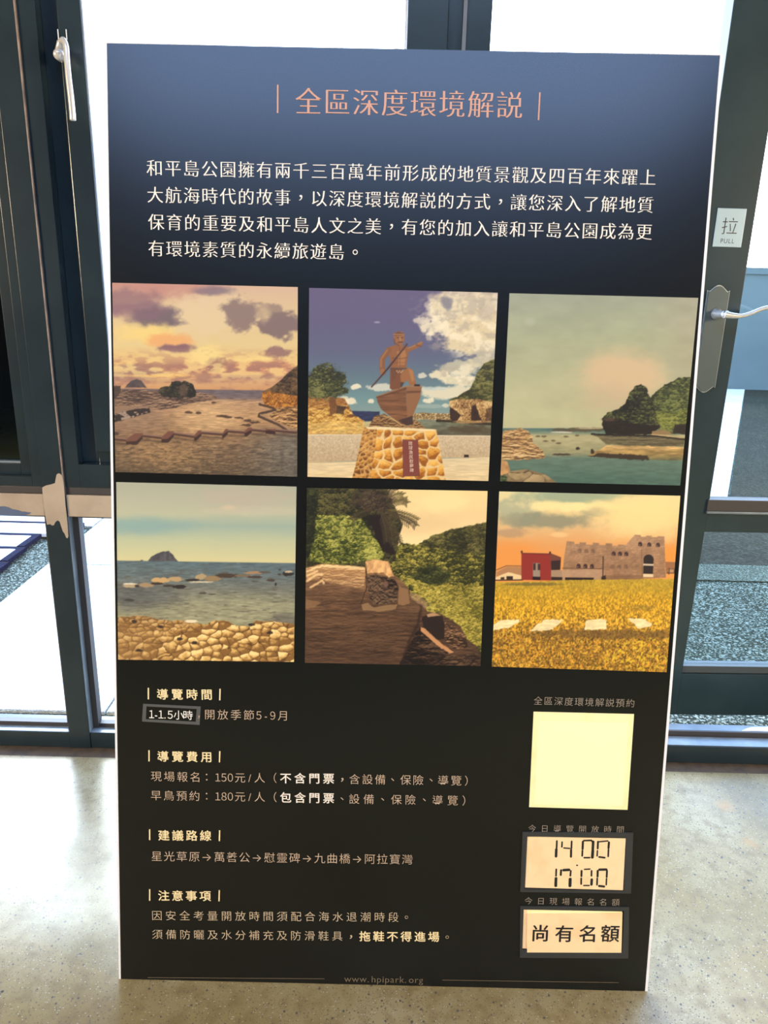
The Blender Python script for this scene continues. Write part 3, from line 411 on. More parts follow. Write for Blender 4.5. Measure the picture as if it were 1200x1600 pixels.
def tag(o, label=None, cat=None, group=None, kind=None):
    for k, v in (('label', label), ('category', cat), ('group', group), ('kind', kind)):
        if v: o[k] = v
    return o
def empty(name, loc, parent=None):
    o = bpy.data.objects.new(name, None); o.empty_display_size = .05; COL.objects.link(o)
    if parent is not None: o.parent = parent; loc = Vector(loc)-wloc(parent)
    o.location = loc; return o
def wloc(o):
    v = Vector(o.location)
    while o.parent is not None: o = o.parent; v = v+Vector(o.location)
    return v
def link(name, me, m, parent=None, local=False):
    if m is not None and not me.materials: me.materials.append(m)
    o = bpy.data.objects.new(name, me); COL.objects.link(o)
    if parent is not None:
        o.parent = parent
        if not local: o.location = -wloc(parent)
    return o
def mesh(name, V, F, smooth=False):
    me = bpy.data.meshes.new(name); me.from_pydata([tuple(v) for v in V], [], F); me.update()
    if smooth: me.polygons.foreach_set('use_smooth', [True]*len(me.polygons))
    return me
def bm_box(bm, x0, x1, y0, y1, z0, z1, bev=0):
    vs = [bm.verts.new((x, y, z)) for z in (z0, z1) for y in (y0, y1) for x in (x0, x1)]
    fs = [bm.faces.new([vs[i] for i in q]) for q in ((0, 2, 3, 1), (4, 5, 7, 6), (0, 1, 5, 4), (2, 6, 7, 3), (0, 4, 6, 2), (1, 3, 7, 5))]
    if bev: bmesh.ops.bevel(bm, geom=list({e for f in fs for e in f.edges}), offset=bev, segments=2, affect='EDGES', profile=.6)
def boxes(name, bl, m, parent=None, bev=.0012, local=False):
    bm = bmesh.new()
    for b in bl: bm_box(bm, *b, bev=bev)
    me = bpy.data.meshes.new(name); bm.to_mesh(me); bm.free(); return link(name, me, m, parent, local)
def box(name, x0, x1, y0, y1, z0, z1, m, parent=None, bev=.0012, local=False): return boxes(name, [(x0, x1, y0, y1, z0, z1)], m, parent, bev, local)
def tube(name, pts, radii, m, parent=None, seg=14, local=False, squash=1.0):
    V = []; F = []; n = len(pts); pts = [Vector(p) for p in pts]; a = None
    for i, p in enumerate(pts):
        t = (pts[min(i+1, n-1)]-pts[max(i-1, 0)]).normalized()
        if a is None: a = t.cross(Vector((0, 0, 1)) if abs(t.z) < .9 else Vector((0, 1, 0)))
        a = (a-t*a.dot(t)).normalized(); b = a.cross(t).normalized()
        for k in range(seg):
            an = 2*math.pi*k/seg; V.append(p+a*math.cos(an)*radii[i]+b*math.sin(an)*radii[i]*squash)
    for i in range(n-1):
        for k in range(seg): F.append((i*seg+k, i*seg+(k+1) % seg, (i+1)*seg+(k+1) % seg, (i+1)*seg+k))
    F.append(tuple(range(seg))[::-1]); F.append(tuple((n-1)*seg+k for k in range(seg)))
    return link(name, mesh(name, V, F, True), m, parent, local)
def spline(pts, k=6):
    P = [Vector(p) for p in pts]; out = []
    for i in range(len(P)-1):
        a, b, c, d = P[max(i-1, 0)], P[i], P[i+1], P[min(i+2, len(P)-1)]
        for j in range(k):
            t = j/k; out.append(.5*((2*b)+(c-a)*t+(2*a-5*b+4*c-d)*t*t+(3*b-a-3*c+d)*t**3))
    return out+[P[-1]]
def prism(name, pts, axis, d0, d1, m, parent=None, bev=0, local=False):     # pts = outline in the other two axes
    n = len(pts)
    def P(p, d): return {'x': (d, p[0], p[1]), 'y': (p[0], d, p[1]), 'z': (p[0], p[1], d)}[axis]
    bm = bmesh.new(); a = [bm.verts.new(P(p, d0)) for p in pts]; b = [bm.verts.new(P(p, d1)) for p in pts]
    bm.faces.new(a); bm.faces.new(b[::-1])
    for i in range(n): bm.faces.new((a[i], b[i], b[(i+1) % n], a[(i+1) % n]))
    bmesh.ops.recalc_face_normals(bm, faces=bm.faces)
    if bev: bmesh.ops.bevel(bm, geom=[e for e in bm.edges], offset=bev, segments=2, affect='EDGES')
    me = bpy.data.meshes.new(name); bm.to_mesh(me); bm.free(); return link(name, me, m, parent, local)

# ================= materials =================
FRAME = mat('charcoal_painted_aluminium', (.013, .023, .028), .24, 0, .5, noise=(7, (.018, .031, .036), .4, .7), bump=(60, .02))
FRAMED = mat('dark_brown_glazing_bead', (.045, .038, .034), .5)
BEIGE = mat('beige_primer', lin((176, 156, 132)), .5, noise=(14, lin((160, 140, 118)), .4, .7))
GASKET = mat('pale_gasket', (.75, .78, .8), .5)
CHROME = mat('brushed_nickel', (.78, .76, .72), .28, .75)
PLATE = mat('dark_brushed_metal', (.085, .105, .098), .34, .25)
DOORM = mat('slate_painted_door_frame', (.019, .034, .037), .26, 0, .5, noise=(7, (.026, .044, .047), .4, .7), bump=(60, .02))
IVORY = mat('ivory_lacquered_handle', (.62, .58, .52), .25, .35)
SIGNM = mat('satin_steel_sign', lin((158, 178, 184)), .4, .2)
INK = mat('black_ink', (.012, .011, .01), .5)
FOAM = mat('white_foam_board', (.80, .77, .74), .7)
PRINT = mat('black_satin_print', (.0040, .0052, .0046), .27, 0, .60)
COPPER = mat('copper_print', lin((206, 150, 116)), .45)
CREAM = mat('cream_print', lin((240, 226, 206)), .45)
GOLD = mat('pale_gold_print', lin((238, 214, 160)), .45)
TAN = mat('tan_print', lin((194, 168, 140)), .45)
DIM = mat('dim_tan_print', lin((112, 98, 78)), .45)
WHITE_T = mat('white_print', lin((235, 228, 215)), .45)
GREYT = mat('grey_tan_print', lin((150, 136, 118)), .45)
CARD = mat('cream_card', lin((250, 238, 176)), .55, noise=(30, lin((246, 228, 160)), .45, .8))
CARD2 = mat('peach_card', lin((248, 212, 160)), .55, noise=(22, lin((238, 194, 138)), .5, .8))
CARD3 = mat('cream_paper_inset', lin((253, 246, 186)), .55)
HOLDER = mat('charcoal_tape', (.032, .033, .031), .5, bump=(400, .2))
TAPE = mat('grey_tape', (.085, .087, .08), .45, bump=(500, .3))
CLEAR = glass_mat('clear_glass', (.98, .99, .985)); TINT = glass_mat('tinted_glass', (.84, .89, .88), (.85, .95, 1.0), 1.5)
PLASTER = mat('dark_warm_plaster', (.13, .11, .09), .8, bump=(60, .1))
CEILM = mat('ceiling_paint', (.12, .12, .125), .85)
CARDBOARD = mat('cardboard', lin((170, 130, 84)), .8)

def floor_mat():
    m = bpy.data.materials.new('polished_speckled_concrete'); m.use_nodes = True; N = m.node_tree.nodes; L = m.node_tree.links; b = N['Principled BSDF']; tcn = N.new('ShaderNodeTexCoord')
    def noise(sc, det=5):
        n = N.new('ShaderNodeTexNoise'); n.inputs['Scale'].default_value = sc; n.inputs['Detail'].default_value = det; L.new(tcn.outputs['Object'], n.inputs[0]); return n
    def ramp(src, p0, p1, c0=(0, 0, 0, 1), c1=(1, 1, 1, 1)):
        r = N.new('ShaderNodeValToRGB'); r.color_ramp.elements[0].position = p0; r.color_ramp.elements[1].position = p1; r.color_ramp.elements[0].color = c0; r.color_ramp.elements[1].color = c1; L.new(src, r.inputs[0]); return r
    def mixc(fac, a, c):
        x = N.new('ShaderNodeMix'); x.data_type = 'RGBA'; L.new(fac, x.inputs[0])
        for s, i in ((a, 6), (c, 7)):
            if isinstance(s, tuple): x.inputs[i].default_value = s
            else: L.new(s, x.inputs[i])
        return x.outputs[2]
    base = ramp(noise(3.2, 8).outputs[0], .35, .68, (.205, .15, .05, 1), (.285, .24, .13, 1)).outputs[0]
    base = mixc(ramp(noise(34, 4).outputs[0], .45, .75).outputs[0], base, (.17, .12, .045, 1))
    def specks(sc, thr, dens_seed, col, base, size):
        v = N.new('ShaderNodeTexVoronoi'); v.inputs['Scale'].default_value = sc; v.inputs['Randomness'].default_value = 1; L.new(tcn.outputs['Object'], v.inputs[0])
        r = ramp(v.outputs['Distance'], size*.6, size, (1, 1, 1, 1), (0, 0, 0, 1)); s = N.new('ShaderNodeSeparateColor'); L.new(v.outputs['Color'], s.inputs[0])
        g = N.new('ShaderNodeMath'); g.operation = 'GREATER_THAN'; g.inputs[1].default_value = thr; L.new(s.outputs[dens_seed], g.inputs[0])
        mm = N.new('ShaderNodeMath'); mm.operation = 'MULTIPLY'; L.new(r.outputs[0], mm.inputs[0]); L.new(g.outputs[0], mm.inputs[1]); return mixc(mm.outputs[0], base, col)
    base = specks(160, .45, 0, (.12, .09, .05, 1), base, .28); base = specks(230, .72, 1, (.38, .35, .27, 1), base, .28)
    base = specks(75, .86, 2, (.07, .06, .05, 1), base, .20); base = specks(330, .45, 2, (.13, .095, .05, 1), base, .36); base = specks(28, .9, 0, (.03, .028, .026, 1), base, .09)
    for (x, y, r, c) in ((.80, .49, .030, (.30, .17, .05, 1)), (.80, .37, .024, (.30, .18, .06, 1)), (.93, .27, .030, (.50, .20, .08, 1)), (.86, .36, .03, (.32, .22, .10, 1)), (-.86, .60, .16, (.20, .13, .06, 1)), (-.62, .60, .12, (.22, .14, .06, 1))):
        mp = N.new('ShaderNodeVectorMath'); mp.operation = 'SUBTRACT'; mp.inputs[1].default_value = (x, y, 0); L.new(tcn.outputs['Object'], mp.inputs[0])
        if r > .1:
            sc_ = N.new('ShaderNodeVectorMath'); sc_.operation = 'MULTIPLY'; sc_.inputs[1].default_value = (1, 6, 1); L.new(mp.outputs[0], sc_.inputs[0]); mp = sc_
        ln = N.new('ShaderNodeVectorMath'); ln.operation = 'LENGTH'; L.new(mp.outputs[0], ln.inputs[0]); nn = noise(60, 4)
        ad = N.new('ShaderNodeMath'); ad.operation = 'MULTIPLY_ADD'; L.new(nn.outputs[0], ad.inputs[0]); ad.inputs[1].default_value = r*1.6; L.new(ln.outputs['Value'], ad.inputs[2])
        base = mixc(ramp(ad.outputs[0], r*.9, r*1.7, (.75, .75, .75, 1), (0, 0, 0, 1)).outputs[0], base, c)
    L.new(base, b.inputs['Base Color'])
    rr = ramp(noise(5, 6).outputs[0], .3, .7, (.25, .25, .25, 1), (.42, .42, .42, 1)); L.new(rr.outputs[0], b.inputs['Roughness'])
    bp = N.new('ShaderNodeBump'); bp.inputs['Strength'].default_value = .12; bp.inputs['Distance'].default_value = .001; L.new(noise(140, 3).outputs[0], bp.inputs['Height']); L.new(bp.outputs[0], b.inputs['Normal'])
    return m
def gravel_mat(name, c0, c1, c2, sc=170):
    m = bpy.data.materials.new(name); m.use_nodes = True; N = m.node_tree.nodes; L = m.node_tree.links; b = N['Principled BSDF']; tcn = N.new('ShaderNodeTexCoord')
    v = N.new('ShaderNodeTexVoronoi'); v.inputs['Scale'].default_value = sc; L.new(tcn.outputs['Object'], v.inputs[0]); s = N.new('ShaderNodeSeparateColor'); L.new(v.outputs['Color'], s.inputs[0])
    r = N.new('ShaderNodeValToRGB'); e = r.color_ramp.elements; e[0].position = 0; e[0].color = c0; e[1].position = .94; e[1].color = c2; k = e.new(.55); k.color = c1; L.new(s.outputs[0], r.inputs[0])
    n = N.new('ShaderNodeTexNoise'); n.inputs['Scale'].default_value = 1.7; n.inputs['Detail'].default_value = 5; L.new(tcn.outputs['Object'], n.inputs[0])
    h = N.new('ShaderNodeMix'); h.data_type = 'RGBA'; h.blend_type = 'MULTIPLY'; h.inputs[0].default_value = .5; L.new(r.outputs[0], h.inputs[6]); L.new(n.outputs[0], h.inputs[7]); L.new(h.outputs[2], b.inputs['Base Color'])
    b.inputs['Roughness'].default_value = .85; b.inputs['Specular IOR Level'].default_value = .08; bp = N.new('ShaderNodeBump'); bp.inputs['Strength'].default_value = .8; bp.inputs['Distance'].default_value = .004; L.new(v.outputs['Distance'], bp.inputs['Height']); L.new(bp.outputs[0], b.inputs['Normal']); return m

# ================= room shell =================
YF = .655                                        # room-side face of the window wall
o = boxes('floor', [(-3.5, 3.5, -5.5, .617, -.10, 0)], floor_mat(), bev=0); tag(o, kind='structure')
o = boxes('trim_1', [(-3.5, 3.5, .617, .70, -.10, -.0015)], mat('brown_floor_joint', lin((84, 68, 50)), .7, noise=(40, lin((58, 48, 38)), .4, .7)), bev=0); tag(o, kind='structure')
o = boxes('ceiling', [(-3.5, 3.5, -5.5, -2.85, 3.0, 3.1), (-3.5, 3.5, -1.3, .9, 3.0, 3.1), (-3.5, -1.6, -2.85, -1.3, 3.0, 3.1), (1.6, 3.5, -2.85, -1.3, 3.0, 3.1)], CEILM, bev=0); tag(o, kind='structure')  # unseen skylight opening, added for the blue sheen on the board's top
o = boxes('wall_back', [(-3.5, 3.5, -5.6, -5.5, 0, 3.0)], PLASTER, bev=0); tag(o, kind='structure')
o = boxes('wall_left', [(-3.6, -3.5, -5.6, .9, 0, 3.0)], PLASTER, bev=0); tag(o, kind='structure')
o = boxes('wall_right', [(3.5, 3.6, -5.6, .9, 0, 3.0)], PLASTER, bev=0); tag(o, kind='structure')
o = boxes('wall_front', [(-3.5, 3.5, YF, .85, 2.72, 3.0), (-3.5, -1.75, YF, .85, 0, 2.72), (1.78, 3.5, YF, .85, 0, 2.72)], PLASTER, bev=0); tag(o, kind='structure')

# ---- fixed framing
o = box('trim_2', -.807, -.755, YF, YF+.085, 0, 2.72, FRAME); tag(o, 'charcoal upright window post with a torn beige patch, left of the poster', kind='structure')
post = o
# torn beige patch on the post (outline seen on the room face)
def front_pt(px, py, y):
    d = ray(px, py); t = (y-CAM_POS.y)/d.y; q = CAM_POS+d*t; return (q.x, q.z)
patch = [(395, 130), (430, 112), (480, 102), (515, 90), (522, 50), (530, 10), (545, -2), (562, 2), (580, 20), (596, 90), (601, 150), (612, 290), (625, 400), (634, 500), (640, 590), (632, 606), (620, 600), (604, 560), (590, 545), (575, 500), (560, 452), (545, 440), (530, 444), (515, 460), (505, 484), (490, 487), (470, 474), (440, 478), (428, 420), (410, 300), (400, 200)]
pp = [front_pt(a/6, 740+b/6, YF-.0015) for a, b in patch]; pp = [(min(max(x, -.8072), -.7548), z) for x, z in pp]
prism('paint_patch', pp, 'y', YF-.0015, YF+.0002, BEIGE, post)
box('edge_strip', -.7575, -.7545, YF-.0006, YF+.02, .672, 2.72, mat('worn_beige_edge', lin((150, 128, 112)), .6, noise=(30, lin((96, 84, 78)), .4, .7)), post, .0004)
o = boxes('trim_3', [(-1.75, -.8075, YF+.003, YF+.08, .620, .672), (-.7545, -.0022, YF+.003, YF+.08, .620, .672)], BEIGE); tag(o, 'beige bare crossbar of the window beside the poster', kind='structure')
rail = o
pp = [front_pt(a/6, 740+b/6, YF+.0015) for a, b in [(-60, 330), (0, 309), (40, 308), (80, 318), (110, 335), (170, 345), (205, 358), (235, 358), (262, 366), (290, 364), (272, 380), (240, 386), (236, 394), (-60, 394)]]
prism('paint_patch', pp, 'y', YF+.0015, YF+.0032, mat('blue_grey_paint_patch', lin((84, 96, 118)), .45), rail)
o = boxes('trim_4', [(-1.75, -.8075, YF+.002, YF+.08, 0, .044), (-.7545, -.0022, YF+.002, YF+.08, 0, .044)], FRAME); tag(o, 'charcoal bottom rail of the window on the floor', kind='structure')
mull = empty('trim_5', (.079, YF, 0)); tag(mull, 'charcoal central mullion behind the top of the poster', kind='structure')
box('jamb_left', -.002, .0762, YF, YF+.085, 0, 2.72, FRAME, mull)
box('jamb_joint', .0762, .1045, YF+.006, YF+.085, 0, 2.72, FRAME, mull)
box('cover_strip', .1045, .1120, YF-.002, YF+.07, 0, 2.72, mat('grey_cover_strip', (.10, .11, .12), .4), mull, .0006)
box('jamb_right', .1120, .160, YF+.001, YF+.085, 0, 2.72, FRAME, mull)
thr = empty('trim_6', (.9, YF, 0)); tag(thr, 'stepped metal threshold under the glass door', kind='structure')
SILL = mat('blue_grey_metal_sill', (.16, .19, .21), .38, .3, noise=(20, (.22, .26, .28), .4, .7))
box('front_rail', .16, 1.78, YF+.001, YF+.045, 0, .048, FRAME, thr)
box('top_plate', .16, 1.78, YF+.004, YF+.043, .048, .050, SILL, thr, .0005)
box('riser', .16, 1.78, YF+.045, YF+.052, 0, .064, FRAMED, thr)
box('rear_plate', .16, 1.78, YF+.052, .738, 0, .062, SILL, thr)
prism('paper_scrap', [(.930, .710), (.965, .712), (1.02, .711), (1.08, .712), (1.08, .734), (1.035, .737), (1.0, .729), (.965, .728), (.95, .722)], 'z', .062, .0635, mat('white_scrap', (.85, .87, .9), .6), thr)
o = box('trim_7', 1.70, 1.78, YF, YF+.085, 0, 2.72, FRAME); tag(o, kind='structure')
o = box('trim_8', -1.75, -1.70, YF, YF+.085, 0, 2.72, FRAME); tag(o, kind='structure')
o = box('trim_9', -1.70, 1.70, YF+.002, YF+.08, 2.66, 2.72, FRAME); tag(o, kind='structure')

# ---- upper casement left of the poster (handle)
cw = empty('window_1', (-.4, YF, .68)); tag(cw, 'charcoal casement window with a crank handle, left of the poster', kind='structure')
x0, x1 = -.7545, -.0024
boxes('frame', [(x0, x0+.0355, YF+.004, YF+.075, .690, 2.65), (x0+.0355, x1, YF+.004, YF+.075, .690, .745)], FRAME, cw)
boxes('inner_frame', [(x0+.0355, x0+.0735, YF+.030, YF+.072, .745, 2.65), (x0+.0735, x1, YF+.030, YF+.072, .745, .773)], FRAME, cw)
boxes('sash', [(x0+.0745, x0+.1205, YF+.012, YF+.06, .774, 2.65), (x0+.1205, x1, YF+.012, YF+.06, .774, .835)], FRAME, cw)
boxes('gasket', [(x0+.1205, x0+.1232, YF+.016, YF+.05, .835, 2.65), (x0+.1232, x1, YF+.016, YF+.05, .835, .8375), (x1-.004, x1, YF+.03, YF+.05, .84, 2.65)], GASKET, cw, .0004)  # gasket strips, coloured white for the bright highlight along the glass edge
box('pane', x0+.118, x1, YF+.036, YF+.041, .83, 2.65, CLEAR, cw, 0)
box('sill_strip', x0, x1, YF+.006, YF+.07, .673, .6895, FRAMED, cw)
def hp(px, py, dy): x, z = front_pt(px, py, YF+dy); return (x, YF+dy, z)
hl = spline([hp(94, 66, -.022), hp(99, 62, -.030), hp(103, 72, -.034), hp(104.5, 92, -.036), hp(107, 120, -.037), hp(110.5, 150, -.037), hp(113, 175, -.036), hp(114, 189, -.035)], 6)
hr = [min(.0052, .0026+.0006*i) if i < 8 else .0052+.0012*(i-8)/len(hl) for i in range(len(hl))]; hr[-1] = .0035
tube('handle', hl, hr, IVORY, cw, 16)
tube('handle_hub', [hp(96, 87, .012), hp(95, 86, -.006), hp(93, 85.5, -.018), hp(91.5, 85, -.027), hp(91, 85, -.031), hp(91, 85, -.0325)], [.012, .0115, .0105, .010, .0085, .003], IVORY, cw, 22)
tube('handle_neck', [hp(92, 80, -.024), hp(94, 66, -.022), hp(97, 62, -.026)], [.007, .006, .0045], IVORY, cw, 14)
for xa in (90.5, 103.5):
    (u0, _, v0), (u1, _, v1) = hp(xa, 46, .011), hp(xa+.3, 62, .011); box('latch_slot', u0-.0006, u0+.0006, YF+.009, YF+.0115, v1, v0, GASKET, cw, 0)
# ---- neighbouring casement at the left picture edge
lw = empty('window_2', (-1.2, YF, .68)); tag(lw, 'dark casement window with smoked glass at the left edge', kind='structure')
boxes('frame', [(-.830, -.8085, YF+.006, YF+.075, .690, 2.65), (-1.70, -.830, YF+.006, YF+.075, .690, .712)], FRAME, lw)
boxes('sash', [(-.862, -.8305, YF+.026, YF+.06, .712, 2.65), (-1.70, -.862, YF+.026, YF+.06, .712, .737)], FRAME, lw)
box('glazing_bead', -1.70, -.862, YF+.030, YF+.05, .737, .742, SILL, lw)
box('sill_strip', -1.70, -.8085, YF+.006, YF+.07, .673, .6895, FRAMED, lw)
box('pane', -1.70, -.860, YF+.044, YF+.049, .737, 2.65, glass_mat('smoked_glass', (.012, .02, .024), (.6, .85, .9), 1.9), lw, 0)
# ---- fixed lower lights
w3 = empty('window_3', (-1.2, YF, .04)); tag(w3, 'clear lower window pane at the left edge', kind='structure')
boxes('glazing_bead', [(-.8215, -.8075, YF+.027, YF+.045, .044, .620), (-1.70, -.8215, YF+.027, YF+.045, .044, .056), (-1.70, -.8215, YF+.027, YF+.045, .610, .620)], FRAMED, w3, .0006)
box('pane', -1.70, -.815, YF+.045, YF+.050, .044, .62, CLEAR, w3, 0)
w4 = empty('window_4', (-.4, YF, .04)); tag(w4, 'clear lower window pane behind the left side of the poster', kind='structure')
boxes('glazing_bead', [(-.7545, -.7400, YF+.024, YF+.045, .044, .620), (-.7400, x1, YF+.027, YF+.045, .044, .056), (-.7400, x1, YF+.027, YF+.045, .610, .620), (-.012, x1, YF+.027, YF+.045, .056, .61)], FRAMED, w4, .0006)
box('jamb_reflection', -.7550, -.7538, YF+.001, YF+.024, .045, .619, SILL, w4, 0)  # post side coloured pale for the outdoor light it reflects
box('sill_plate', -.7540, x1, YF+.004, YF+.027, .044, .0448, SILL, w4, 0); box('sill_plate', -1.70, -.8078, YF+.004, YF+.027, .044, .0448, SILL, w3, 0)
box('pane', -.748, x1, YF+.045, YF+.050, .044, .62, CLEAR, w4, 0)

# ---- glass door, standing just outside the threshold
door = empty('door_1', (.705, .872, 0)); tag(door, 'charcoal framed glass door with a pull sign and lever handle, right of the poster', kind='structure')
def dbox(name, bl, m, parent=door, bev=.0012): return boxes(name, bl, m, parent, bev, True)
door.rotation_euler = (0, 0, math.radians(1.5))
DZ = .004; DW = .93
dbox('stile', [(0, .121, 0, .045, DZ, 2.6)], DOORM); dbox('stile', [(DW-.11, DW, 0, .045, DZ, 2.6)], DOORM)
dbox('top_rail', [(.121, DW-.11, 0, .045, 2.49, 2.6)], DOORM)
r_ = dbox('middle_rail', [(.121, DW-.11, .001, .045, .553, .610)], DOORM); dbox('ledge', [(.115, DW-.11, -.006, .03, .612, .643)], FRAMED, r_); dbox('ledge_lip', [(.115, DW-.11, -.009, .0, .606, .612)], SILL, r_)
r_ = dbox('bottom_rail', [(.121, DW-.11, .001, .045, DZ, .134)], DOORM); dbox('glazing_bead', [(.121, DW-.11, .006, .04, .135, .156)], mat('grey_green_bead', (.05, .06, .06), .5), r_)
dbox('upper_pane', [(.118, DW-.108, .020, .026, .643, 2.49)], TINT, bev=0); dbox('lower_pane', [(.118, DW-.108, .020, .026, .156, .553)], TINT, bev=0)
def ogee(xa, xb, za, zb):
    out = []; n = 10; xc = (xa+xb)/2; hw = (xb-xa)/2
    for i in range(2*n+1):
        t = -1+i/n; u = abs(t); out.append((xc+hw*t, zb-.014+(.014*(math.cos(min(u/.8, 1)*math.pi)*.5+.5)**.6 if u < .8 else 0)+(.002 if u > .96 else 0)))
    low = [(x, za+zb-z) for x, z in out[::-1]]; return out+low
plate = prism('handle_plate', ogee(.036, .086, .921, 1.172), 'y', -.006, 0, PLATE, door, 0, True)
prism('plate_rim', ogee(.0335, .0885, .9185, 1.1745), 'y', -.0025, 0, mat('pale_rim_metal', (.42, .45, .44), .35, .6), plate, 0, True)
tube('rose', [(.062, -.005, 1.108), (.062, -.009, 1.108), (.062, -.018, 1.108), (.063, -.045, 1.108), (.064, -.052, 1.108)], [.0135, .0135, .009, .008, .010], CHROME, door, 18, True)
lp = spline([(.060, -.052, 1.108), (.078, -.054, 1.106), (.100, -.056, 1.106), (.122, -.057, 1.113), (.145, -.057, 1.123), (.165, -.057, 1.127), (.185, -.056, 1.122), (.205, -.055, 1.113)], 6)
tube('lever', lp, [.0095-.0048*min(1, i/12) if i < 13 else .0048 for i in range(len(lp))], CHROME, door, 14, True)
sign = dbox('pull_sign', [(.030, .099, -.002, 0, 1.2600, 1.3450)], SIGNM)

# ================= outdoors =================
GZ = -.025
o = boxes('ground', [(-12, 16, .70, 30, GZ-.3, GZ-.012)], gravel_mat('grey_green_gravel', (.018, .023, .015, 1), (.044, .055, .037, 1), (.30, .34, .28, 1))); tag(o, kind='structure')  # bare gravel in its own dark grey-green with pale chips
PAVE = gravel_mat('pale_pavement', (.50, .48, .40, 1), (.72, .71, .66, 1), (.80, .80, .78, 1), 260)
pv = empty('pavement', (0, 3, GZ)); tag(pv, kind='structure')
def slab(pts): prism('paving_slab', pts, 'z', GZ-.012, GZ, PAVE, pv, .002)
ed = lambda y: 1.52+(y-2.2)*.483 if y > 3.25 else .55
ys = [.86, 2.0, 3.25, 3.2501, 5.55, 7.3, 9.05]
for a, b in zip(ys, ys[1:]):
    if b-a < .01: continue
    for (fa, fb) in ((0, .33), (.33, .66), (.66, .93), (.93, 1)):
        L0, L1 = -1.46, -1.46
        f = lambda y, t: -1.46+(ed(y)+1.46)*t
        slab([(f(a, fa)+.003, a+.003), (f(a, fb)-.003, a+.003), (f(b, fb)-.003, b-.003), (f(b, fa)+.003, b-.003)])
for ya, yb in ((2.52, 3.9), (3.9, 5.55), (5.55, 7.3), (7.3, 9.05)):
    slab([(-9, ya+.003), (-1.466, ya+.003), (-1.466, yb-.003), (-9, yb-.003)])
o = prism('concrete_band', [(ed(2.02)+.01, 2.02), (6, 2.02), (6, 2.22), (ed(2.22)+.01, 2.22)], 'z', GZ-.012, GZ-.006, gravel_mat('light_band', (.05, .055, .036, 1), (.085, .095, .065, 1), (.26, .30, .24, 1), 240)); tag(o, kind='structure')
o = prism('asphalt', [(ed(2.22)+.01, 2.225), (12, 2.225), (12, 9.08), (ed(9.08)+.01, 9.08), (ed(3.26)+.01, 3.26), (.56, 3.26)], 'z', GZ-.012, GZ-.007, gravel_mat('brown_asphalt', (.025, .023, .013, 1), (.032, .030, .018, 1), (.06, .058, .038, 1), 90)); tag(o, kind='structure')
sw = prism('sea_wall', [(9.12, GZ-.2), (9.08, 1.45), (9.06, 1.45), (9.06, 1.53), (9.42, 1.53), (9.42, 1.45), (9.40, 1.45), (9.44, GZ-.2)], 'x', -9, 15, mat('blue_grey_concrete', (.105, .135, .135), .9, 0, .1, noise=(1.2, (.088, .115, .118), .4, .65), bump=(40, .2))); tag(sw, 'long low blue-grey concrete wall beyond the paving, seen through the door glass', 'wall')
# white slats with dark edging outside, left
SLAT = mat('white_slat', (.86, .86, .84), .6, noise=(12, (.80, .80, .78), .4, .7)); NAVY = mat('dark_navy_edging', (.004, .005, .016), .9, 0, .05, noise=(120, (.016, .02, .05), .45, .75))
def slat_at(xe, y, labels, first=None):
    if first is None:
        r = empty('garden_slat', (0, 0, 0))
        box('slat_board', -2.4, -.034, -.085, .060, 0, .020, SLAT, r, .003)
        box('edging', -2.4, 0, .061, .090, 0, .020, NAVY, r, .001); box('end_edging', -.033, 0, -.085, .060, 0, .020, NAVY, r, .001)
    else:
        r = first.copy(); COL.objects.link(r)
        for ch in list(first.children):
            c = ch.copy(); COL.objects.link(c); c.parent = r
    r.location = (xe, y, GZ); tag(r, labels, 'slat', 'white slats lying outside the lower left window'); return r
s0 = slat_at(-1.60, 1.87, 'white outdoor slat with dark edging, nearest the window'); slat_at(-1.615, 2.055, 'white outdoor slat with dark edging, second from the window', s0)
slat_at(-1.63, 2.24, 'white outdoor slat with dark edging, third from the window', s0); slat_at(-1.50, 2.425, 'white outdoor slat with dark edging, farthest from the window', s0)

# ================= the poster board =================
LEAN = 0.16955027; BW, BH = .900, 1.5039
board = bpy.data.objects.new('poster_board', None); COL.objects.link(board); board.empty_display_size = .1
ex = Vector((1, 0, 0)); eu = Vector((0, math.sin(LEAN), math.cos(LEAN))); en = ex.cross(eu)
BO = Vector((0, 0, .0018))
board.matrix_world = Matrix(((ex.x, eu.x, en.x, BO.x), (ex.y, eu.y, en.y, BO.y), (ex.z, eu.z, en.z, BO.z), (0, 0, 0, 1)))
tag(board, 'black poster board with gold Chinese text and six landscape photographs, leaning back on the floor', 'poster')
def bp_(px, py):                                 # point of the board face, in the board's own metres
    d = ray(px, py); t = (BO-CAM_POS).dot(en)/d.dot(en); q = CAM_POS+d*t-BO; return (q.dot(ex), q.dot(eu))
TLc, TRc, BRc, BLc = bp_(167, 67.5), bp_(1125, 86.5), bp_(1008, 1546), bp_(189, 1534.5)
BLc = (BLc[0], .0003); BRc = (BRc[0], .0003)
def quad(name, c, z0, z1, m, parent=board): return prism(name, list(c), 'z', z0, z1, m, parent, 0, True)
foam = quad('foam_backing', [(TLc[0]-.0045, TLc[1]+.0025), (TLc[0]+.40, TLc[1]+.0012), (TLc[0]+.416, TLc[1]+.0035), (TLc[0]+.424, TLc[1]+.0045), (TLc[0]+.434, TLc[1]+.0035), (TLc[0]+.438, TLc[1]+.0015), (TRc[0]+.0045, TRc[1]+.0020), (BRc[0]+.0045, 0), (BLc[0]-.0035, 0)], -.010, -.0003, FOAM)
quad('black_print', [TLc, TRc, BRc, BLc], -.0003, 0, PRINT)
leg = prism('easel_leg', [(-.06, .02), (.06, .02), (.045, 1.0), (-.045, 1.0)], 'z', -.016, -.0105, CARDBOARD, board, 0, True)
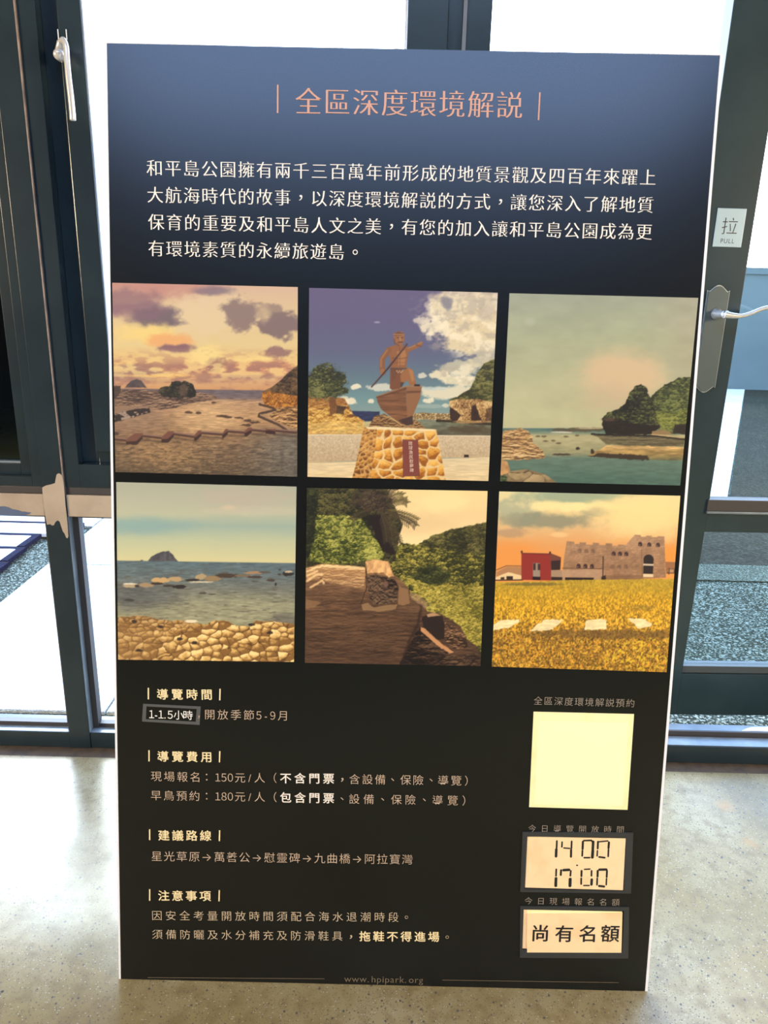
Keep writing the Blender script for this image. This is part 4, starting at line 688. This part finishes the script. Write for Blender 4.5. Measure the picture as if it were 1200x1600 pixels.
strut = prism('easel_strut', [(-.05, 0), (.05, 0), (.04, .86), (-.04, .86)], 'z', 0, .005, CARDBOARD, board, 0, True)
ft = board.matrix_world.inverted() @ Vector((0, .46, .004)); tp = Vector((0, .96, -.018)); dv = (tp-ft).normalized()
yv = dv; zv = Vector((1, 0, 0)).cross(yv); strut.matrix_parent_inverse = Matrix.Identity(4)
strut.matrix_local = Matrix(((1, yv.x, zv.x, ft.x), (0, yv.y, zv.y, ft.y), (0, yv.z, zv.z, ft.z), (0, 0, 0, 1)))
strut.scale = (1, (tp-ft).length/.86, 1)

# ---- photographs printed on the board: colour samples on a fine grid
PHOTO_L = ((1.28, 1.28, 1.28), (1.0, .98, .92))      # how strongly the room lights the upper and the lower row
def photo_mat():
    m = bpy.data.materials.new('printed_photograph'); m.use_nodes = True; N = m.node_tree.nodes; L = m.node_tree.links; b = N['Principled BSDF']
    a = N.new('ShaderNodeAttribute'); a.attribute_name = 'print_colour'; L.new(a.outputs['Color'], b.inputs['Base Color']); b.inputs['Roughness'].default_value = .42; return m
PHOTO = photo_mat()
def photo(k, quad_px, label):
    n = 280; img = srgb(PICS[k](560).fit(n))/np.array(PHOTO_L[k//3]); img = np.clip(img, 0, .95)
    (ax, ay), (bx, by), (cx, cy), (dx, dy) = [bp_(*q) for q in quad_px]
    g = np.linspace(0, 1, n); S, T = np.meshgrid(g, g)
    X = (ax*(1-S)+bx*S)*(1-T)+(dx*(1-S)+cx*S)*T; Y = (ay*(1-S)+by*S)*(1-T)+(dy*(1-S)+cy*S)*T
    co = np.stack([X, Y, np.full_like(X, .0002)], -1).astype(np.float32).ravel(); me = bpy.data.meshes.new('photograph')
    i = np.arange(n*n).reshape(n, n); q = np.stack([i[1:, :-1], i[1:, 1:], i[:-1, 1:], i[:-1, :-1]], -1).reshape(-1, 4).astype(np.int32); nf = len(q)
    me.vertices.add(n*n); me.vertices.foreach_set('co', co); me.loops.add(nf*4); me.loops.foreach_set('vertex_index', q.ravel()); me.polygons.add(nf); me.polygons.foreach_set('loop_start', np.arange(0, nf*4, 4, dtype=np.int32)); me.update(calc_edges=True)
    at = me.color_attributes.new('print_colour', 'FLOAT_COLOR', 'POINT'); at.data.foreach_set('color', np.concatenate([img, np.ones((n, n, 1))], -1).astype(np.float32).ravel())
    o = link('photograph', me, PHOTO, board, True); o['label'] = label; return o
photo(0, [(175.3, 441.8), (465.3, 448.6), (464.3, 744.8), (180.5, 737.5)], 'printed photograph of a sunset harbour with a zigzag jetty')
ph2 = photo(1, [(483.1, 449.8), (777.7, 457.3), (763, 751.6), (480.5, 745)], 'printed photograph of a fisherman statue on a boat and stone plinth')
photo(2, [(796, 458.2), (1091, 465.5), (1062.8, 758.6), (781.5, 752)], 'printed photograph of a green headland over a lagoon')
photo(3, [(181.7, 753.2), (463.3, 760.3), (459.3, 1034.2), (184.7, 1030.6)], 'printed photograph of a stony shore with a distant island')
photo(4, [(479.3, 762.2), (761.8, 767.2), (750.7, 1040.6), (476.3, 1035.5)], 'printed photograph of a rock face with a palm and bushes')
photo(5, [(780, 767.8), (1063, 774.7), (1041.5, 1050.3), (768.4, 1041.4)], 'printed photograph of a stone castle above yellow grass')

# ---- lettering
GL = {}
def glyph(ch, off):
    if (ch, off) in GL: return GL[(ch, off)]
    c = bpy.data.curves.new('t', 'FONT'); c.size = 1; c.offset = off; c.resolution_u = 3; o = bpy.data.objects.new('t', c); COL.objects.link(o)
    def ev(s):
        c.body = s; dg = bpy.context.evaluated_depsgraph_get(); dg.update(); me = bpy.data.meshes.new_from_object(o.evaluated_get(dg))
        V = [tuple(v.co[:2]) for v in me.vertices]; F = [tuple(p.vertices) for p in me.polygons]; bpy.data.meshes.remove(me); return V, F
    V, F = ev(ch); cjk = ord(ch) > 0x2000
    if 0xFF10 <= ord(ch) <= 0xFF19: V = [(x-.22, y) for x, y in V]; adv = .56
    elif cjk: adv = 1.0
    else:
        V2, _ = ev(ch+ch); adv = (max(v[0] for v in V2)-max(v[0] for v in V)) if V else .3
    if ch in '-.': adv = .35
    if ch in '，。、：·':                       # sit in the middle of the cell
        cx = (min(v[0] for v in V)+max(v[0] for v in V))/2; cy = (min(v[1] for v in V)+max(v[1] for v in V))/2; V = [(x-cx+.5, y-cy+.38) for x, y in V]
    bpy.data.objects.remove(o); bpy.data.curves.remove(c); GL[(ch, off)] = (V, F, adv); return GL[(ch, off)]
def text_verts(s, P0, P1, em, off=0, serif=0, zt=.0005, sx=1.0, em_y=1.0, bold=0):
    """lay string s so that its ink runs from P0 to P1 (middle line), returns verts, faces"""
    (x0, y0), (x1, y1) = P0, P1; D = math.hypot(x1-x0, y1-y0); ux, uy = (x1-x0)/D, (y1-y0)/D
    G = [glyph(c, off) for c in s]; l0 = min(v[0] for v in G[0][0])*sx; lr = max(v[0] for v in G[-1][0])*sx
    nat = sum(g[2]*sx for g in G[:-1])+lr-l0; tr = (D/em-nat)/(len(s)-1) if len(s) > 1 else 0
    V = []; F = []; pen = -l0
    if len(s) == 1: pen = (D/em-nat)/2-l0
    k = 0
    for (gv, gf, adv) in G:
        sh = [(0, 0, 0)]
        if serif: sh = [(-serif, 0, 0), (0, 0, 1), (serif, 0, 2)]
        if bold: sh = [(-bold, 0, 0), (bold, 0, 1), (0, -bold*.8, 2), (0, bold*.8, 3), (0, 0, 4)]
        for dx, dy_, zi in sh:
            b = len(V)
            for (gx, gy) in gv:
                a = (pen+gx*sx+dx)*em; h_ = (gy-.38+dy_)*em*em_y; V.append((x0+ux*a-uy*h_, y0+uy*a+ux*h_, zt+zi*.00003))
            F += [tuple(b+i for i in f) for f in gf]
        pen += adv*sx+tr
    return V, F
def lettering(segs, m, label=None, parent=board, z=.0005, bars=()):
    rows = {}
    for sg in segs: rows.setdefault(sg[7] if len(sg) > 7 else round(sg[2]/14), []).append(sg)
    for row in rows.values():
        V = []; F = []
        for sg in row:
            s, xa, ya, xb, yb, em = sg[:6]; kw = sg[6] if len(sg) > 6 else {}
            v, f = text_verts(s, bp_(xa, ya), bp_(xb, yb), em, zt=z, **kw); b = len(V); V += v; F += [tuple(b+i for i in q) for q in f]
        o = link('lettering', mesh('lettering', V, F), m, parent, True)
        if label: o['label'] = label
    for (xa, ya, xb, yb, wd) in bars:
        (ax, ay), (bx, by) = bp_(xa, ya), bp_(xb, yb); L = math.hypot(bx-ax, by-ay); nx, ny = -(by-ay)/L*wd/2, (bx-ax)/L*wd/2
        link('rule', mesh('rule', [(ax+nx, ay+ny, z), (bx+nx, by+ny, z), (bx-nx, by-ny, z), (ax-nx, ay-ny, z)], [(0, 1, 2, 3)]), m, parent, True)
SER = dict(off=-.014, serif=.018)
def px2m(px, y): return px*(.9/(958-139*(y-77)/1463))     # printed size: photo pixels to metres at that height
def E_(px, y): return px2m(px, y)
lettering([('全區深度環境解説', 462.5, 158, 815.4, 164.6, E_(43, 160), SER)], COPPER, 'copper title lettering', bars=[(434.2, 132.5, 433.8, 177, .0022), (843.5, 144.6, 841.2, 188, .0022)])
em = E_(26.6, 320)
lettering([('和平島公園擁有兩千三百萬年前形成的地質景觀及四百年來躍上', 229.6, 262.2, 1024, 277.5, em, SER), ('大航海時代的故事，以深度環境解説的方式，讓您深入了解地質', 231, 304.2, 1020, 320.5, em, SER),
           ('保育的重要及和平島人文之美，有您的加入讓和平島公園成為更', 232, 346.6, 1018, 362.5, em, SER), ('有環境素質的永續旅遊島', 232.6, 388, 537, 393.8, em, SER), ('。', 550, 394, 560, 394.2, em, dict(off=0))], CREAM, 'cream introduction text in four lines')
BD = dict(bold=.017); TH = dict(off=-.007); HD = dict(bold=.020); DG = dict(off=-.007, sx=.86)
def heading(s, xa, ya, xb, yb, bl, br):
    (x, y0, y1), (X, Y0, Y1) = bl, br; lettering([(s, xa, ya, xb, yb, E_(18.5, ya), HD)], GOLD, 'pale gold heading', bars=[(x, y0, x, y1, .0022), (X, Y0, X-.5, Y1, .0022)])
heading('導覽時間', 245.7, 1084.5, 330.7, 1085, (232, 1074.5, 1092.5), (344, 1076, 1094)); heading('導覽費用', 246.5, 1181.5, 330, 1182.5, (233, 1172, 1189.5), (343.5, 1173.5, 1191))
heading('建議路線', 247.5, 1304.8, 330, 1305.5, (234, 1295.5, 1312.5), (343.3, 1297, 1314)); heading('注意事項', 247.5, 1399, 329.5, 1399.7, (234, 1389, 1407), (342.8, 1390.5, 1408))
e1 = E_(17.8, 1117); e2 = E_(17.8, 1220)
lettering([('開放季節', 320.6, 1116, 397, 1117.2, e1, TH), ('５', 401, 1117.3, 408, 1117.4, e1, DG), ('-', 412, 1117.5, 419, 1117.6, e1, DG), ('９', 422.5, 1117.7, 430, 1117.8, e1, DG), ('月', 434, 1117.8, 448.5, 1118.2, e1, TH)], TAN)
lettering([('現場報名', 236, 1212.4, 311.5, 1214, e2, TH), ('：', 321, 1214, 325, 1214, e2, TH), ('１５０', 336.5, 1214.2, 364, 1214.6, e2, DG), ('元', 366.5, 1214.7, 384, 1215, e2, TH), ('/', 386.5, 1215, 394, 1215, e2, TH), ('人', 397, 1215, 414.5, 1215.2, e2, TH), ('（', 426, 1215.3, 434, 1215.3, e2, TH),
           ('，', 532.5, 1218.2, 537, 1218.2, e2, BD), ('含設備', 546, 1217.2, 602, 1217.8, e2, TH), ('、', 611, 1218, 616, 1218, e2, TH), ('保險', 625.5, 1218.2, 661.5, 1218.8, e2, TH), ('、', 671, 1218.6, 676, 1218.6, e2, TH), ('導覽', 684.6, 1219, 720.8, 1219.5, e2, TH), ('）', 725.6, 1219.7, 731.5, 1219.7, e2, TH),
           ('早鳥預約', 236, 1242.4, 311.5, 1243.6, e2, TH), ('：', 321, 1243.8, 325, 1243.8, e2, TH), ('１８０', 336.5, 1243.9, 364, 1244.2, e2, DG), ('元', 366.5, 1244.3, 384, 1244.6, e2, TH), ('/', 386.5, 1244.7, 394, 1244.7, e2, TH), ('人', 397, 1244.8, 414.5, 1245, e2, TH), ('（', 426, 1245.2, 434, 1245.2, e2, TH),
           ('、', 532.5, 1247.8, 536.5, 1247.8, e2, TH), ('設備', 545.6, 1248, 584, 1248.6, e2, TH), ('、', 596, 1248.8, 600, 1248.8, e2, TH), ('保險', 611, 1249, 649.3, 1249.5, e2, TH), ('、', 661, 1249.5, 665, 1249.5, e2, TH), ('導覽', 676, 1250, 715.3, 1250.5, e2, TH), ('）', 722, 1250.6, 727.5, 1250.6, e2, TH)], TAN)
lettering([('不含門票', 438, 1215.6, 521.8, 1216.3, E_(18.3, 1220), BD), ('包含門票', 438, 1245.6, 521.8, 1247, E_(18.3, 1250), BD)], CREAM)
e3 = E_(18.2, 1340); lettering([('星光草原→萬善公→慰靈碑→九曲橋→阿拉寶灣', 237, 1337.3, 644.6, 1342.7, e3, TH)], TAN)
e4 = E_(17.6, 1450)
lettering([('因安全考量開放時間須配合海水退潮時段', 238, 1430, 622.6, 1432.8, e4, TH), ('。', 632.5, 1433, 637.8, 1433, e4, TH), ('須備防曬及水分補充及防滑鞋具', 238, 1459.4, 535, 1462.2, e4, TH), ('，', 546.5, 1463.6, 550.5, 1463.6, e4, BD), ('。', 696, 1464, 701.5, 1464, e4, TH)], mat('light_tan_print', lin((198, 176, 144)), .45))
lettering([('拖鞋不得進場', 561.6, 1462.5, 686, 1463.4, E_(18.2, 1460), HD)], GOLD)
lettering([('www.hpipark.org', 538, 1528.5, 661, 1530.3, E_(15.5, 1529), dict(off=-.004))], DIM, 'dim web address', bars=[(231, 1527, 507, 1529, .0009), (691, 1531, 966.7, 1535, .0009)])
lettering([('全區深度環境解説預約', 834, 1094.5, 991, 1098.7, E_(14.6, 1097), TH)], GREYT); lettering([('今日導覽開放時間', 825.5, 1294, 974.4, 1296, E_(13, 1295), TH), ('今日現場報名名額', 819.7, 1407.2, 967.8, 1409.6, E_(13, 1408), TH)], GREYT)
# the plaque in the statue photograph
lettering([(c, 638.2+i*.35, 692.5+i*7.0, 644.2+i*.35, 692.8+i*7.0, E_(6.6, 700), dict(off=.01)) for i, c in enumerate('琉球漁民慰靈碑')], mat('plaque_gilt', lin((206, 170, 140)), .45), 'gilt plaque characters', z=.0006)

# ---- cards and taped holders on the board
def c7(x, y): return bp_(780+x*.23333, 1060+y*.23333)
def c8(x, y): return bp_(780+x*.23333, 1270+y*.23333)
def c1(x, y): return bp_(200+x*.25, 1060+y*.25)
cd = quad('blank_card', [c7(230, 222), c7(902, 238), c7(858, 878), c7(200, 860)], 0, .0010, CARD); cd['label'] = 'square cream card on the lower right of the poster'
quad('paper_inset', [c7(264, 282), c7(862, 296), c7(828, 850), c7(234, 838)], .0010, .0014, CARD3, cd)
prism('inset_border', [c7(252, 272), c7(872, 286), c7(836, 862), c7(224, 848)], 'z', .0010, .0012, CARD, cd, 0, True)  # card-coloured border line round the paper inset
def rim(name, outer, inner, z0, z1, m, parent=board):
    V = [(x, y, z0) for x, y in outer]+[(x, y, z0) for x, y in inner]+[(x, y, z1) for x, y in outer]+[(x, y, z1) for x, y in inner]; F = []
    for i in range(4):
        j = (i+1) % 4; F += [(8+i, 8+j, 12+j, 12+i), (i, 8+i, 8+j, j)[::-1], (4+i, 12+i, 12+j, 4+j), (i, j, 4+j, 4+i)[::-1]]
    me = mesh(name, V, F); bm = bmesh.new(); bm.from_mesh(me); bmesh.ops.recalc_face_normals(bm, faces=bm.faces); bm.to_mesh(me); bm.free(); return link(name, me, m, parent, True)
h1 = rim('card_holder', [c8(155, 125), c8(895, 130), c8(880, 535), c8(140, 525)], [c8(186, 152), c8(850, 160), c8(832, 520), c8(168, 505)], 0, .0024, HOLDER); h1['label'] = 'dark tape holder with the time card'
quad('time_card', [c8(188, 158), c8(846, 170), c8(828, 515), c8(172, 497)], .0002, .0014, CARD2, h1)
st = [((385, 185), (383, 232), 8), ((381, 242), (379, 288), 12), ((420, 192), (418, 225), 7), ((432, 232), (470, 235), 7), ((484, 188), (482, 235), 8), ((480, 245), (479, 290), 10), ((565, 183), (615, 181), 8), ((615, 181), (622, 190), 8), ((559, 190), (557, 238), 10), ((556, 250), (554, 285), 8), ((568, 297), (604, 297), 8), ((628, 190), (625, 240), 12), ((625, 250), (622, 295), 13), ((660, 190), (658, 235), 9), ((656, 250), (654, 285), 7), ((670, 190), (725, 185), 7), ((733, 195), (730, 232), 10), ((730, 243), (728, 288), 8), ((668, 292), (704, 297), 9),
      ((381, 375), (379, 418), 8), ((379, 435), (377, 485), 13), ((413, 380), (411, 413), 9), ((430, 380), (465, 378), 13), ((478, 385), (475, 418), 8), ((474, 440), (472, 485), 14), ((550, 385), (549, 420), 9), ((548, 435), (547, 473), 8), ((570, 375), (605, 373), 7), ((565, 483), (600, 483), 7), ((617, 385), (616, 418), 8), ((618, 443), (616, 476), 12), ((658, 385), (657, 422), 10), ((655, 435), (653, 478), 8), ((670, 377), (715, 376), 12), ((720, 385), (718, 425), 9), ((717, 437), (715, 478), 7), ((668, 486), (700, 490), 11)]
V = []; F = []
for (xa, ya), (xb, yb), wd in st:
    (ax, ay), (bx, by) = c8(xa, ya), c8(xb, yb); L = math.hypot(bx-ax, by-ay); tx, ty = (bx-ax)/L, (by-ay)/L; r = wd*.7*.00026; b = len(V); k = 10
    for i in range(k):
        a = math.pi/2+math.pi*i/(k-1); V.append((ax+r*(tx*math.cos(a)-ty*math.sin(a)), ay+r*(ty*math.cos(a)+tx*math.sin(a)), .0016))
    for i in range(k):
        a = -math.pi/2+math.pi*i/(k-1); V.append((bx+r*(tx*math.cos(a)-ty*math.sin(a)), by+r*(ty*math.cos(a)+tx*math.sin(a)), .0016))
    F.append(tuple(range(b, b+2*k)))
b = len(V); cx, cy = c8(520, 348); V += [(cx+.0018*math.cos(a), cy+.0014*math.sin(a), .0016) for a in [i*math.pi/4 for i in range(8)]]; F.append(tuple(range(b, b+8)))
d_ = link('marker_digits', mesh('marker_digits', V, F), INK, h1, True); d_['label'] = 'black hand-marked digits 14 00 and 17 00'
h2 = rim('card_holder', [c8(140, 622), c8(868, 628), c8(862, 970), c8(138, 965)], [c8(158, 643), c8(834, 652), c8(822, 930), c8(153, 912)], 0, .0022, HOLDER); h2['label'] = 'dark tape holder with the lettered card'
quad('back_card', [c8(163, 645), c8(320, 649), c8(312, 912), c8(155, 906)], .0002, .0008, CARD2, h2)
quad('notice_card', [c8(187, 668), c8(822, 664), c8(815, 930), c8(185, 928)], .0008, .0026, CARD2, h2)
quad('card_edge', [c8(186, 647), c8(822, 660), c8(821, 668), c8(187, 668)], .0002, .0010, CARD, h2)
lettering([('尚', 830, 1456, 857.5, 1456.5, E_(30, 1456), BD), ('有', 866.5, 1457, 895, 1457.3, E_(30, 1456), BD), ('名', 903.5, 1457, 930, 1457.3, E_(30, 1456), BD), ('額', 938, 1456.5, 967, 1457, E_(30.5, 1456), BD)], INK, 'large black characters', h2, .0028)
h3 = rim('tape_frame', [c1(95, 158), c1(455, 175), c1(448, 290), c1(88, 268)], [c1(116, 174), c1(430, 190), c1(424, 270), c1(112, 254)], 0, .0008, TAPE); h3['label'] = 'grey tape frame round the duration label'
quad('duration_label', [c1(112, 170), c1(433, 186), c1(428, 274), c1(108, 258)], .0002, .0006, PRINT, h3)
lettering([('１-１.５', 233.3, 1115.3, 270, 1116.3, E_(17.5, 1116), dict(off=0, sx=.84)), ('小時', 271.5, 1116.6, 301.3, 1117.4, E_(16.3, 1117), dict(off=0))], WHITE_T, 'white duration lettering', h3, .0009)
lettering([('，', 309.5, 1120, 312.3, 1120, E_(14, 1117), {})], TAN, z=.001)

# lettering on the pull sign (the door's own frame)
def sign_text(s, xc, zc, em, wid, off):
    G, Fs, pen = [], [], 0
    for ch in s:
        gv, gf, adv = glyph(ch, off); b = len(G); G += [(pen+x, y) for x, y in gv]; Fs += [tuple(b+i for i in f) for f in gf]; pen += adv+.12
    xs = [g[0] for g in G]; c = (min(xs)+max(xs))/2; k = wid/(max(xs)-min(xs)); zs = [g[1] for g in G]; cz = (min(zs)+max(zs))/2
    return [(xc+(x-c)*k, -.0024, zc+(z-cz)*em) for x, z in G], Fs
V1, F1 = sign_text('拉', .0645, 1.3065, .040, .037, -.010); V2, F2 = sign_text('PULL', .0640, 1.2735, .0145, .032, -.006)
b = len(V1); o = link('lettering', mesh('lettering', V1+V2, F1+[tuple(b+i for i in f) for f in F2]), INK, sign, True)
